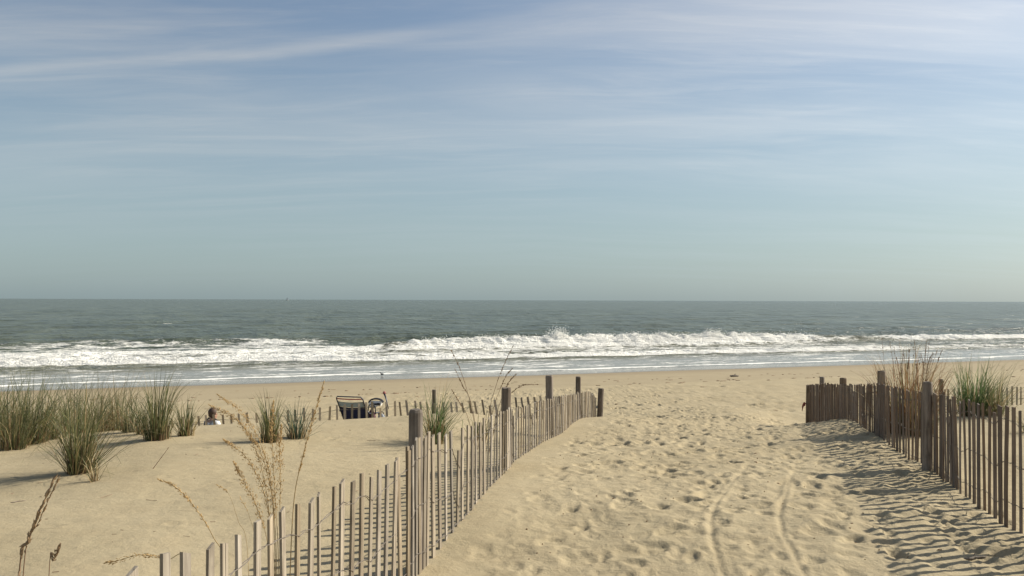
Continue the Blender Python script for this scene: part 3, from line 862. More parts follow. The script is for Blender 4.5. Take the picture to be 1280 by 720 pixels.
massed = [(18, 560, .84, .13, 130, OLIVE + GREEN), (42, 553, .92, .15, 150, GREEN), (8, 545, .92, .14, 130, GREEN), (68, 548, .74, .12, 110, OLIVE + GREEN[:1]),
          (94, 541, .78, .11, 80, OLIVE + STRAW[:1]), (122, 539, .80, .13, 110, OLIVE + GREEN[:2]), (146, 537, .80, .14, 130, OLIVE + STRAW[:1]), (164, 539, .60, .08, 70, OLIVE),
          (-18, 556, .80, .15, 130, GREEN), (-45, 548, .78, .15, 120, GREEN), (30, 538, .90, .15, 130, GREEN), (178, 542, .50, .06, 40, OLIVE)]
for i, (px, py, h, r, n, pal) in enumerate(massed):
    lb = {164: 'small olive grass tuft at the thin end of the dense grass bank', 178: 'short sparse olive sprig right against the upright dark green tuft', 146: 'straw tinted grass tuft standing between the dense bank and the upright dark tuft'}.get(px, 'olive green grass tuft in the dense bank of dune grass')
    tuft(lb, px, py, h, r, n, 20 + i, pal, 0.35, 0.45, 0.8, (0.05, 0), G1)
tuft('dark green grass tuft behind the golden seed heads on the dune', 338, 552, 0.54, 0.08, 110, 40, GREEN, 0.35, 0.22, 0.4)
tuft('bluish green grass tuft with long blades trailing on the sand', 372, 547, 0.48, 0.08, 90, 41, [(0.06, 0.10, 0.07), (0.09, 0.13, 0.08)], 0.4, 0.40, 0.5)
tuft('bright green grass tuft with arching blades behind the big round fence post', 545, 553, 0.70, 0.09, 150, 42, [(0.08, 0.125, 0.045), (0.12, 0.16, 0.06)], 0.4, 0.45, 0.9, (0.10, 0))
red_plant = tuft('sparse olive grass with tall reddish seed stalks fanning above the sunlit fence', 598, 548, 0.42, 0.12, 50, 43, OLIVE, 0.5, 0.5, 0.8)
rust_plant = tuft('tall rusty brown dry grass clump standing up behind the shaded fence', 0, 0, 1.02, 0.27, 430, 44, RUST[:3] + OLIVE[:1], 0.15, 0.34, 0.5, (0.02, 0), at=(P(1134, 0, 9.6).x, 9.6))
lean_plant = tuft('olive grass with two rusty stalks leaning out beside the rusty dry clump', 0, 0, 0.72, 0.12, 90, 45, OLIVE + GREEN[:1], 0.4, 0.55, 0.6, (0.22, 0), at=(P(1150, 0, 9.4).x, 9.4))
tuft('bushy bright green grass tuft between the shaded fence and the pale beach fence', 0, 0, 0.85, 0.20, 330, 46, [(0.085, 0.13, 0.045), (0.12, 0.16, 0.06), (0.06, 0.095, 0.04)], 0.3, 0.55, 0.55, (0.14, 0), at=(P(1218, 0, 11.2).x, 11.2))
tuft('loose yellowish grass beside the bushy bright green tuft', 0, 0, 0.80, 0.08, 60, 47, OLIVE, 0.5, 0.45, 0.8, (0.22, 0), at=(P(1246, 0, 11.0).x, 11.0))
tuft('low arching grass by itself on the sand of the fenced dune', 0, 0, 0.35, 0.06, 26, 48, OLIVE, 0.5, 0.6, 1.0, (-0.15, 0), at=(P(1285, 0, 9.6).x, 9.6))

# seed stalks -------------------------------------------------------
def smooth_path(pts, n=14):
    """Catmull-Rom through the points"""
    out = []
    p = [pts[0] * 2 - pts[1]] + list(pts) + [pts[-1] * 2 - pts[-2]]
    for i in range(1, len(p) - 2):
        for k in range(n):
            t = k / n
            out.append(0.5 * ((2 * p[i]) + (p[i + 1] - p[i - 1]) * t + (2 * p[i - 1] - 5 * p[i] + 4 * p[i + 1] - p[i + 2]) * t * t + (3 * p[i] - p[i - 1] - 3 * p[i + 1] + p[i + 2]) * t ** 3))
    out.append(p[-2])
    return out
M['stalk'] = plain('dry_stalk', (0.42, 0.30, 0.145), 0.7, 0.35, 25)
M['stalk_dark'] = plain('brown_stalk', (0.20, 0.125, 0.07), 0.75, 0.35, 25)
M['seed'] = plain('golden_seed', (0.50, 0.335, 0.14), 0.7, 0.35, 60)
M['seed_dark'] = plain('brown_seed', (0.27, 0.18, 0.095), 0.75, 0.35, 60)
def stalk(label, pix, seedfrom=0.55, dens=90, seedlen=0.012, rad=0.0022, dark=False, group=None, plume=0.014, seed=0, leaf=True, parent=None):
    """pix: list of (px, py, Y) from the foot to the tip; the foot is set down on the sand"""
    rng = random.Random(900 + seed)
    pts = [P(*q) for q in pix]
    foot = pts[0]; zf = surf(foot.x, foot.y)
    pts[0] = Vector((foot.x, foot.y, zf - 0.02))
    path = smooth_path(pts, 12)
    o = parent if parent is not None else thing('seed_stalk', (foot.x, foot.y, zf), label, 'plant', group)
    L = o.location
    bm = bmesh.new()
    N = len(path)
    ring_tube(bm, [p - L for p in path], [rad * (1 - 0.72 * i / N) for i in range(N)], 5)
    st = bm_obj('stem', bm, M['stalk_dark' if dark else 'stalk'], o)
    if dens:
        bm = bmesh.new()
        for i in range(dens):
            t = seedfrom + (1 - seedfrom) * rng.random()
            q = t * (N - 1); a = int(min(q, N - 2)); p = path[a].lerp(path[a + 1], q - a)
            tang = (path[a + 1] - path[a]).normalized()
            env = math.sin(math.pi * min(1, (t - seedfrom) / (1 - seedfrom) * 0.92 + 0.08)) ** 0.6
            d = Vector((rng.gauss(0, 1), rng.gauss(0, 1), rng.gauss(0, 1))); d -= tang * d.dot(tang)
            if d.length < 1e-3: continue
            d.normalize()
            c = p + d * plume * env * rng.random()
            ax = (tang * 1.0 + d * rng.uniform(0.1, 0.7)).normalized()
            l = seedlen * rng.uniform(0.6, 1.3); r = l * 0.16
            s1 = ax.cross(d).normalized(); s2 = ax.cross(s1)
            vs = [bm.verts.new(x - L) for x in (c - ax * l / 2, c + s1 * r, c + s2 * r, c - s1 * r, c - s2 * r, c + ax * l / 2)]
            for j in range(4):
                bm.faces.new((vs[0], vs[1 + (j + 1) % 4], vs[1 + j])); bm.faces.new((vs[5], vs[1 + j], vs[1 + (j + 1) % 4]))
        tag(bm_obj('seed_head', bm, M['seed_dark' if dark else 'seed'], st), kind='stuff')
    if leaf:
        v, f, c = blades(4, 0.38, 0.015, 0.5, 1.0, OLIVE + STRAW, rng, 0.008)
        mesh_obj('leaves', v, f, M['grass'], o, cols=c)
    return o
D = 3.5
xg, yg = P(352, 0, D).x, D
gold = thing('dune_plant', (xg, yg, surf(xg, yg)), 'spray of golden dry seed panicles growing beside the sunlit fence', 'plant')
fans = [[(352, 800, D), (346, 690, D), (338, 590, D), (312, 525, D), (272, 492, D)],
        [(350, 800, D), (343, 690, D), (330, 590, D), (303, 530, D), (262, 505, D)],
        [(354, 800, D), (350, 690, D), (345, 610, D), (341, 540, D), (343, 500, D)],
        [(353, 800, D), (348, 700, D), (342, 620, D), (325, 560, D), (296, 522, D)],
        [(351, 800, D), (345, 700, D), (333, 620, D), (310, 572, D), (280, 548, D)],
        [(355, 800, D), (352, 690, D), (352, 600, D), (351, 560, D), (353, 530, D)],
        [(349, 800, D), (340, 700, D), (326, 640, D), (306, 600, D), (293, 575, D)]]
for i, fpts in enumerate(fans):
    stalk(None, fpts, 0.40, 420, 0.0088, 0.0019, False, None, 0.018, i, i < 4, gold)
stalk('tall straight brown seed stalk leaning away from the golden panicles', [(362, 800, 3.6), (368, 640, 3.6), (380, 570, 3.6), (394, 518, 3.6), (406, 476, 3.6)], 0.40, 190, 0.012, 0.0026, False, None, 0.010, 21)
stalk('single arching stalk with a slim brown seed head over the dune sand', [(298, 810, 3.0), (288, 720, 3.0), (268, 668, 3.0), (245, 632, 3.0), (222, 608, 3.0), (199, 598, 3.0)], 0.45, 170, 0.010, 0.0022, False, None, 0.009, 22)
stalk('thin arching stalk with a sparse pale tip behind the fence', [(318, 800, 3.2), (312, 690, 3.2), (300, 650, 3.2), (287, 615, 3.2), (270, 604, 3.2)], 0.75, 24, 0.009, 0.0012, False, None, 0.006, 23)
stalk('fine pale stalk with a short tip rising behind a fence slat', [(330, 800, 3.2), (322, 690, 3.2), (314, 645, 3.2), (302, 620, 3.2)], 0.75, 22, 0.009, 0.0012, False, None, 0.006, 24)
stalk('pale drooping seed spray bowing over low behind the nearest slats', [(262, 800, 2.7), (240, 715, 2.7), (212, 697, 2.7), (180, 692, 2.7), (150, 699, 2.7), (134, 702, 2.7)], 0.40, 150, 0.010, 0.0016, False, None, 0.010, 25)
stalk('thick dark brown dead stalk leaning across the dune sand', [(20, 770, 2.6), (28, 715, 2.6), (40, 672, 2.6), (55, 632, 2.6), (72, 594, 2.6)], 0.10, 50, 0.030, 0.0032, True, None, 0.0025, 26, False)
stalk('thin dark twin stalk alongside the thick dead stalk', [(24, 775, 2.62), (34, 702, 2.62), (52, 650, 2.62), (78, 592, 2.62)], 0.3, 60, 0.016, 0.0022, True, None, 0.004, 27, False)
stalk('short dark knobbly seed head standing alone over the dune sand', [(60, 790, 2.5), (65, 718, 2.5), (71, 697, 2.5), (79, 678, 2.5)], 0.45, 120, 0.010, 0.0018, True, None, 0.007, 28, False)
for i, q in enumerate([[(598, 552, 8.6), (592, 520, 8.6), (583, 483, 8.6), (573, 455, 8.6), (564, 437, 8.6)],
                       [(606, 552, 8.5), (612, 515, 8.5), (621, 480, 8.5), (632, 452, 8.5), (642, 431, 8.5)],
                       [(608, 552, 8.5), (616, 515, 8.5), (626, 485, 8.5), (634, 468, 8.5), (641, 460, 8.5)],
                       [(600, 552, 8.6), (590, 505, 8.6), (578, 480, 8.6), (569, 461, 8.6)],
                       [(612, 552, 8.4), (622, 515, 8.4), (635, 480, 8.4), (647, 466, 8.4)],
                       [(596, 552, 8.6), (585, 520, 8.6), (575, 503, 8.6), (565, 486, 8.6)],
                       [(610, 552, 8.3), (628, 508, 8.3), (650, 483, 8.3), (674, 480, 8.3)]]):
    stalk(None, q, 0.5, 60, 0.020, 0.0030, True, None, 0.008, 40 + i, False, red_plant)
rs = random.Random(61)
for i in range(20):
    fx_ = 1134 + rs.uniform(-22, 22); tx_ = fx_ + rs.uniform(-14, 16) + (fx_ - 1134) * 0.5; ty_ = rs.uniform(418, 455)
    stalk(None, [(fx_, 530, 9.6), ((fx_ * 2 + tx_) / 3, 495, 9.6), ((fx_ + 2 * tx_) / 3 + rs.uniform(-2, 2), 460, 9.6), (tx_, ty_, 9.6)], 0.6, 22, 0.020, 0.0026, True, None, 0.006, 60 + i, False, rust_plant)
for i, q in enumerate([[(1150, 530, 9.4), (1160, 490, 9.4), (1168, 462, 9.4), (1178, 436, 9.4)], [(1148, 530, 9.4), (1155, 490, 9.4), (1160, 455, 9.4), (1166, 440, 9.4)]]):
    stalk(None, q, 0.55, 50, 0.022, 0.0030, True, None, 0.008, 90 + i, False, lean_plant)

# ------------------------------------------------------------------ things left on the beach
M['navy'] = plain('navy_canvas', (0.022, 0.028, 0.075), 0.85, 0.3, 40)
M['greycloth'] = plain('grey_canvas', (0.26, 0.29, 0.29), 0.85, 0.2, 40)
M['pink'] = plain('faded_red_canvas', (0.33, 0.12, 0.11), 0.85, 0.2, 40)
M['tube'] = plain('dark_metal_tube', (0.055, 0.06, 0.085), 0.4, 0.2, 30, 0.5)
M['maroon'] = plain('maroon_canvas', (0.085, 0.022, 0.035), 0.8, 0.3, 40)
M['white'] = plain('white_cloth', (0.78, 0.77, 0.74), 0.8, 0.08, 20)
M['black'] = plain('black_rubber', (0.02, 0.02, 0.022), 0.6, 0.2, 20)
M['greybag'] = plain('grey_nylon', (0.21, 0.23, 0.26), 0.6, 0.25, 20)
M['skin'] = plain('skin', (0.43, 0.24, 0.16), 0.55, 0.12, 25)
M['hair'] = plain('brown_hair', (0.075, 0.043, 0.028), 0.7, 0.35, 60)
M['shirt'] = plain('white_shirt', (0.78, 0.78, 0.76), 0.8, 0.06, 20)
M['strap'] = plain('dark_strap', (0.025, 0.027, 0.035), 0.8, 0.2, 20)
M['shorts'] = plain('blue_shorts', (0.06, 0.08, 0.13), 0.85, 0.2, 20)
M['teal'] = plain('green_towel', (0.06, 0.14, 0.10), 0.85, 0.2, 20)

def beach_chair(px, Y, label, rz, cloth, top1, top2, scale=1.0):
    x = (px - 640) / FPX * Y; z = surf(x, Y)
    o = thing('beach_chair', (x, Y, z), label, 'chair', rz=rz)
    s = scale
    # local: +y faces the sea, back leans towards -y
    B0 = Vector((0, -0.16, 0.24)) * s; B1 = Vector((0, -0.62, 0.86)) * s
    bd = B1 - B0
    bn = Vector((0, bd.z, -bd.y)).normalized()
    w = 0.28 * s
    def panel(name, t0, t1, mat, sag=0.02):
        bm = bmesh.new(); n = 6; rows = []
        for i in range(n + 1):
            t = t0 + (t1 - t0) * i / n; row = []
            for j in range(9):
                q = j / 8; c = B0 + bd * t + Vector((w * (2 * q - 1), 0, 0))
                row.append(bm.verts.new(c - bn * sag * 4 * q * (1 - q)))
            rows.append(row)
        for i in range(n):
            for j in range(8): bm.faces.new((rows[i][j], rows[i][j + 1], rows[i + 1][j + 1], rows[i + 1][j]))
        bmesh.ops.solidify(bm, geom=bm.faces[:], thickness=0.006)
        return bm_obj(name, bm, mat, o, True)
    panel('back_fabric', 0.0, 0.66, cloth, 0.035)
    panel('grey_band', 0.665, 0.84, top1, 0.03)
    panel('red_band', 0.915, 0.955, top2, 0.02)
    bm = bmesh.new()
    pts = [B0 + Vector((-w, 0, 0)), B1 + Vector((-w, 0, 0)) - bd * 0.06, B1 + Vector((-w * 0.9, 0, 0)), B1 + Vector((w * 0.9, 0, 0)), B1 + Vector((w, 0, 0)) - bd * 0.06, B0 + Vector((w, 0, 0))]
    ring_tube(bm, pts, 0.012 * s, 8)
    bm_obj('back_frame', bm, M['tube'], o, True)
    S0 = Vector((0, -0.16, 0.20)) * s; S1 = Vector((0, 0.34, 0.27)) * s
    bm = bmesh.new()
    vs = []
    for i in range(6):
        c = S0.lerp(S1, i / 5); vs.append([bm.verts.new(c + Vector((w * q, 0, -0.03 * math.sin(math.pi * i / 5) * (1 - q * q)))) for q in (-1, -.5, 0, .5, 1)])
    for i in range(5):
        for j in range(4): bm.faces.new((vs[i][j], vs[i][j + 1], vs[i + 1][j + 1], vs[i + 1][j]))
    bmesh.ops.solidify(bm, geom=bm.faces[:], thickness=0.006)
    bm_obj('seat', bm, cloth, o, True)
    for sx in (-1, 1):
        W = Vector((sx * (w + 0.015), 0, 0))
        bm = bmesh.new()
        ring_tube(bm, [Vector((0, -0.42, 0.0)) * s + W, Vector((0, 0.30, 0.27)) * s + W], 0.011 * s, 8)
        bm_obj('leg', bm, M['tube'], o, True)
        bm = bmesh.new()
        ring_tube(bm, [Vector((0, 0.36, 0.0)) * s + W, Vector((0, -0.16, 0.25)) * s + W], 0.011 * s, 8)
        bm_obj('leg', bm, M['tube'], o, True)
        bm = bmesh.new()
        ring_tube(bm, [Vector((0, -0.40, 0.56)) * s + W, Vector((0, -0.30, 0.50)) * s + W, Vector((0, 0.18, 0.46)) * s + W, Vector((0, 0.22, 0.25)) * s + W], 0.015 * s, 8)
        bm_obj('armrest', bm, M['tube'], o, True)
    return o
beach_chair(453, 17.6, 'empty navy folding beach chair with grey and red bands on its reclined back', R(-14), M['navy'], M['greycloth'], M['pink'])

def soft_blob(name, verts_fn, mat, parent, seed, seg=22, rings=14):
    bm = bmesh.new()
    vs = ellipsoid(bm, (0, 0, 0), (1, 1, 1), seg, rings)
    rng = np.random.default_rng(seed)
    for v in bm.verts: v.co = Vector(verts_fn(v.co, rng))
    return bm_obj(name, bm, mat, parent, True)
def wr(x, y, z, s): return float(perlin(np.array(x * 3.1 + z), np.array(y * 3.1 + z * 1.7), s))
# maroon bag slung on the chair's side
xb, yb = (465 - 640) / FPX * 17.45, 17.45
o = thing('shoulder_bag', (xb, yb, surf(xb, yb)), 'maroon shoulder bag slumped against the side of the navy chair', 'bag')
soft_blob('bag_body', lambda c, r: (c.x * 0.105 * (1 + .2 * wr(c.x, c.y, c.z, 1)), c.y * 0.09, 0.28 + 0.30 * c.z * (1 - 0.15 * c.x * c.x) + 0.03 * wr(c.x, c.z, c.y, 2)), M['maroon'], o, 1)
bm = bmesh.new(); ring_tube(bm, [Vector((-0.07, 0, 0.52)), Vector((-0.05, 0, 0.66)), Vector((0.02, 0, 0.70)), Vector((0.08, 0, 0.62)), Vector((0.085, 0, 0.48))], 0.012, 6)
bm_obj('bag_strap', bm, M['strap'], o, True)
bm = bmesh.new(); box(bm, (0.0, -0.085, 0.34), (0.12, 0.02, 0.12)); bmesh.ops.bevel(bm, geom=bm.edges[:], offset=0.008, segments=2, affect='EDGES')
bm_obj('front_pocket', bm, M['strap'], o)
# tote with a dark arched handle, further down the beach
xb, yb = (470 - 640) / FPX * 25.0, 25.0
o = thing('tote_bag', (xb, yb, surf(xb, yb)), 'white tote bag with a dark arched handle, beyond the grey backpack', 'bag')
bm = bmesh.new()
prof = [(0.0, 0.15, 0.09), (0.06, 0.19, 0.12), (0.12, 0.20, 0.11), (0.17, 0.19, 0.06)]
rows = []
for z, a, b in prof:
    rows.append([bm.verts.new((a * math.copysign(abs(math.cos(t)) ** 0.6, math.cos(t)), b * math.copysign(abs(math.sin(t)) ** 0.6, math.sin(t)), z)) for t in [2 * math.pi * j / 24 for j in range(24)]])
for i in range(3):
    for j in range(24): bm.faces.new((rows[i][j], rows[i][(j + 1) % 24], rows[i + 1][(j + 1) % 24], rows[i + 1][j]))
bm.faces.new(rows[0][::-1])
bm_obj('bag_body', bm, M['white'], o, True)
bm = bmesh.new(); box(bm, (0.04, -0.10, 0.09), (0.24, 0.05, 0.09)); bmesh.ops.bevel(bm, geom=bm.edges[:], offset=0.02, segments=3, affect='EDGES')
bm_obj('dark_panel', bm, M['strap'], o)
for yy in (-0.07, 0.07):
    bm = bmesh.new(); ring_tube(bm, [Vector((0.20 * math.cos(a) + 0.02, yy * (1 - 0.4 * math.sin(a)), 0.13 + 0.11 * math.sin(a))) for a in [math.pi * i / 14 for i in range(15)]], 0.022, 8)
    bm_obj('handle', bm, M['strap'], o, True)
# folded beach umbrella / pole leaning by the tote
bm = bmesh.new()
xb, yb = (483 - 640) / FPX * 24.3, 24.3
o = thing('folded_umbrella', (xb, yb, surf(xb, yb)), 'slim folded umbrella with a red knob leaning by the tote bag', 'umbrella')
ring_tube(bm, [Vector((0.12, -0.25, 0.0)), Vector((0.0, 0.0, 0.30)), Vector((-0.05, 0.08, 0.40))], [0.008, 0.02, 0.026], 8); bm_obj('pole', bm, M['tube'], o, True)
bm = bmesh.new(); ellipsoid(bm, (-0.06, 0.10, 0.43), (0.045, 0.045, 0.05), 12, 8); bm_obj('knob', bm, M['pink'], o, True)
# grey backpack
xb, yb = (477.5 - 640) / FPX * 17.3, 17.3
o = thing('backpack', (xb, yb, surf(xb, yb)), 'rounded grey backpack standing in the sand behind the half buried fence', 'backpack')
soft_blob('pack_body', lambda c, r: (0.10 * math.copysign(abs(c.x) ** 0.8, c.x) * (1 + .08 * wr(c.x, c.y, c.z, 4)), 0.085 * c.y, 0.25 + 0.26 * c.z - 0.02 * c.z * c.x * c.x), M['greybag'], o, 3)
soft_blob('front_pocket', lambda c, r: (0.01 + 0.07 * c.x, -0.085 + 0.035 * c.y, 0.19 + 0.12 * c.z), M['greybag'], o, 4, 16, 10)
bm = bmesh.new(); ring_tube(bm, [Vector((0.045 * math.cos(a), 0.03, 0.49 + 0.05 * math.sin(a))) for a in [math.pi * i / 8 for i in range(9)]], 0.008, 6); bm_obj('grab_handle', bm, M['strap'], o, True)
for sx in (-1, 1):
    bm = bmesh.new(); ring_tube(bm, [Vector((sx * 0.05, 0.07, 0.46)), Vector((sx * 0.07, 0.12, 0.33)), Vector((sx * 0.075, 0.09, 0.10))], 0.011, 6); bm_obj('shoulder_strap', bm, M['strap'], o, True)
# crumpled towel
xb, yb = (485 - 640) / FPX * 17.3, 17.3
bm = bmesh.new(); n = 16; g = []
for i in range(n + 1):
    row = []
    for j in range(n + 1):
        a, b = i / n * 2 - 1, j / n * 2 - 1
        hgt = max(0, 1 - (a * a + b * b) * 0.75)
        row.append(bm.verts.new((0.12 * a * (1 + .2 * wr(a, b, 0, 7)), 0.10 * b, 0.02 + 0.34 * hgt * (1 + 0.35 * wr(a * 1.6, b * 1.6, 1, 8)) + 0.04 * wr(a * 3, b * 3, 2, 9))))
    g.append(row)
for i in range(n):
    for j in range(n): bm.faces.new((g[i][j], g[i + 1][j], g[i + 1][j + 1], g[i][j + 1]))
bmesh.ops.solidify(bm, geom=bm.faces[:], thickness=0.012)
tw = bm_obj('towel', bm, M['white'], None, True); tw.location = (xb, yb, surf(xb, yb)); tag(tw, 'crumpled white towel heaped beside the grey backpack', 'towel')
# a pair of shoes
for k, (dx, rz) in enumerate(((491.5, 0.5), (494.5, 0.1))):
    xb, yb = (dx - 640) / FPX * 17.25, 17.25 + 0.1 * k
    o = thing('shoe', (xb, yb, surf(xb, yb) + 0.22 * 0), 'dark shoe next to the crumpled white towel', 'shoe', 'pair of dark shoes', rz)
    bm = bmesh.new()
    rows = []
    for t in range(9):
        q = t / 8; wd = 0.042 * (0.75 + 0.45 * math.sin(math.pi * min(1, q * 1.1)) ** 0.8) * (0.35 if t in (0, 8) else 1); hh = 0.105 - 0.07 * q ** 1.5
        rows.append([bm.verts.new((wd * math.cos(a), -0.13 + 0.27 * q, 0.022 + hh * max(0, math.sin(a)))) for a in [math.pi * j / 8 for j in range(9)]])
    for i in range(8):
        for j in range(8): bm.faces.new((rows[i][j], rows[i][j + 1], rows[i + 1][j + 1], rows[i + 1][j]))
    for r_ in (rows[0], rows[-1]): bm.faces.new(r_)
    bm_obj('upper', bm, M['black'], o, True)
    bm = bmesh.new(); box(bm, (0, 0.005, 0.011), (0.10, 0.285, 0.022)); bmesh.ops.bevel(bm, geom=[e for e in bm.edges if abs((e.verts[0].co - e.verts[1].co).z) > 0.01], offset=0.04, segments=4, affect='EDGES'); bm_obj('sole', bm, M['white'], o)

# ------------------------------------------------------------------ the seated person
def skin_mesh(name, joints, edges, mat, parent, sub=2):
    """joints: {name: (co, rx[, ry])}"""
    names = list(joints)
    me = bpy.data.meshes.new(name)
    me.from_pydata([joints[n][0] for n in names], [(names.index(a), names.index(b)) for a, b in edges], [])
    o = bpy.data.objects.new(name, me); COL.objects.link(o); o.parent = parent
    md = o.modifiers.new('skin', 'SKIN'); md.use_smooth_shade = True
    for i, n in enumerate(names):
        sv = me.skin_vertices[0].data[i]
        r = joints[n][1:]
        sv.radius = (r[0], r[-1])
    me.skin_vertices[0].data[0].use_root = True
    s = o.modifiers.new('sub', 'SUBSURF'); s.levels = sub; s.render_levels = sub
    me.materials.append(mat)
    return o
def seated_person(px, Y, rz):
    x = (px - 640) / FPX * Y; z = surf(x, Y)
    p = thing('person', (x, Y, z), 'person in a white top with dark straps sitting on the sand beside a low chair', 'person', rz=rz)
    p.scale = (0.93,) * 3
    # local +y is the way the person faces
    j = {'pelvis': ((0, 0, 0.12), 0.145, 0.11), 'waist': ((0, -0.03, 0.27), 0.125, 0.095), 'chest': ((0, -0.03, 0.43), 0.145, 0.10), 'upper': ((0, -0.01, 0.53), 0.12, 0.085),
         'neck': ((0, 0.01, 0.60), 0.050), 'skull0': ((0, 0.02, 0.665), 0.066), 'skull1': ((0, 0.022, 0.735), 0.080), 'skull2': ((0, 0.018, 0.795), 0.060)}
    e = [('pelvis', 'waist'), ('waist', 'chest'), ('chest', 'upper'), ('upper', 'neck'), ('neck', 'skull0'), ('skull0', 'skull1'), ('skull1', 'skull2')]
    for s, n in ((-1, 'l'), (1, 'r')):
        j['sh' + n] = ((s * 0.17, -0.01, 0.53), 0.060); j['el' + n] = ((s * 0.25, 0.05, 0.28), 0.043); j['wr' + n] = ((s * 0.17, 0.26, 0.30), 0.028); j['hd' + n] = ((s * 0.13, 0.34, 0.31), 0.030, 0.018)
        e += [('upper', 'sh' + n), ('sh' + n, 'el' + n), ('el' + n, 'wr' + n), ('wr' + n, 'hd' + n)]
        for q in range(5):
            b = (s * 0.13 + (q - 2) * 0.017, 0.37 + 0.008 * (2 - abs(q - 2)), 0.31); 
            if q == (0 if s > 0 else 4): b = (s * 0.13 - s * 0.045, 0.345, 0.325)
            j['fk%s%d' % (n, q)] = (b, 0.009); j['ft%s%d' % (n, q)] = ((b[0], b[1] + 0.035, b[2] - 0.022), 0.008)
            e += [('hd' + n, 'fk%s%d' % (n, q)), ('fk%s%d' % (n, q), 'ft%s%d' % (n, q))]
        j['hip' + n] = ((s * 0.09, 0.04, 0.11), 0.095); j['kn' + n] = ((s * 0.13, 0.42, 0.34), 0.060); j['an' + n] = ((s * 0.12, 0.70, 0.07), 0.038); j['to' + n] = ((s * 0.13, 0.88, 0.06), 0.035, 0.025)
        e += [('pelvis', 'hip' + n), ('hip' + n, 'kn' + n), ('kn' + n, 'an' + n), ('an' + n, 'to' + n)]
    j['nose'] = ((0, 0.115, 0.70), 0.012); e.append(('skull0', 'nose'))
    for s, n in ((-1, 'l'), (1, 'r')):
        j['ear' + n] = ((s * 0.083, 0.015, 0.715), 0.014); e.append(('skull1', 'ear' + n))
    body = skin_mesh('body', j, e, M['skin'], p)
    t = {k: v for k, v in j.items() if k in ('pelvis', 'waist', 'chest', 'upper')}
    t = {'waist': ((0, -0.03, 0.25), 0.15, 0.12), 'hem': ((0, 0.0, 0.13), 0.165, 0.13), 'chest': ((0, -0.03, 0.43), 0.165, 0.12), 'upper': ((0, -0.01, 0.535), 0.14, 0.10), 'collar': ((0, 0.005, 0.575), 0.075),
         'shl': ((-0.175, -0.01, 0.53), 0.072), 'shr': ((0.175, -0.01, 0.53), 0.072), 'sl': ((-0.225, 0.03, 0.38), 0.062), 'sr': ((0.225, 0.03, 0.38), 0.062)}
    skin_mesh('top', t, [('hem', 'waist'), ('waist', 'chest'), ('chest', 'upper'), ('upper', 'collar'), ('upper', 'shl'), ('upper', 'shr'), ('shl', 'sl'), ('shr', 'sr')], M['shirt'], p)
    t = {'pelvis': ((0, 0.0, 0.12), 0.155, 0.12), 'hl': ((-0.09, 0.05, 0.12), 0.11), 'hr': ((0.09, 0.05, 0.12), 0.11), 'kl': ((-0.12, 0.30, 0.265), 0.085), 'kr': ((0.12, 0.30, 0.265), 0.085)}
    skin_mesh('shorts', t, [('pelvis', 'hl'), ('pelvis', 'hr'), ('hl', 'kl'), ('hr', 'kr')], M['shorts'], p)
    # hair: a cap over crown and nape, thick behind
    bm = bmesh.new()
    vs = ellipsoid(bm, (0, 0.004, 0.762), (0.094, 0.102, 0.098), 20, 14)
    for v in list(bm.verts):
        d = v.co - Vector((0, 0.004, 0.762))
        if d.y > 0.045 and d.z < 0.03: v.co.y = 0.03 + (v.co.y - 0.03) * 0.2
        v.co += d * 0.10 * wr(d.x * 14, d.y * 14, d.z * 9, 3)
        if d.y < -0.02 and d.z < -0.03: v.co.z -= 0.035
    bm_obj('hair', bm, M['hair'], p, True)
    for s in (-1, 1):
        bm = bmesh.new()
        ring_tube(bm, [Vector((s * 0.10, 0.115, 0.40)), Vector((s * 0.105, 0.085, 0.56)), Vector((s * 0.10, -0.02, 0.632)), Vector((s * 0.095, -0.125, 0.55)), Vector((s * 0.08, -0.165, 0.38)), Vector((s * 0.07, -0.165, 0.26))], 0.016, 8)
        bm_obj('strap', bm, M['strap'], p, True)
    for s in (-1, 1):
        bm = bmesh.new(); ellipsoid(bm, (s * 0.03, 0.098, 0.735), (0.011, 0.008, 0.007), 10, 6); bm_obj('eye', bm, M['strap'], p, True)
    bm = bmesh.new(); ellipsoid(bm, (0, 0.094, 0.662), (0.024, 0.008, 0.007), 10, 6); bm_obj('mouth', bm, M['pink'], p, True)
seated_person(267, 17.5, R(-35))
# low grey chair beside the person
beach_chair(254, 17.4, 'low grey beach chair with a green band next to the seated person', R(12), M['greybag'], M['teal'], M['white'], 0.66)

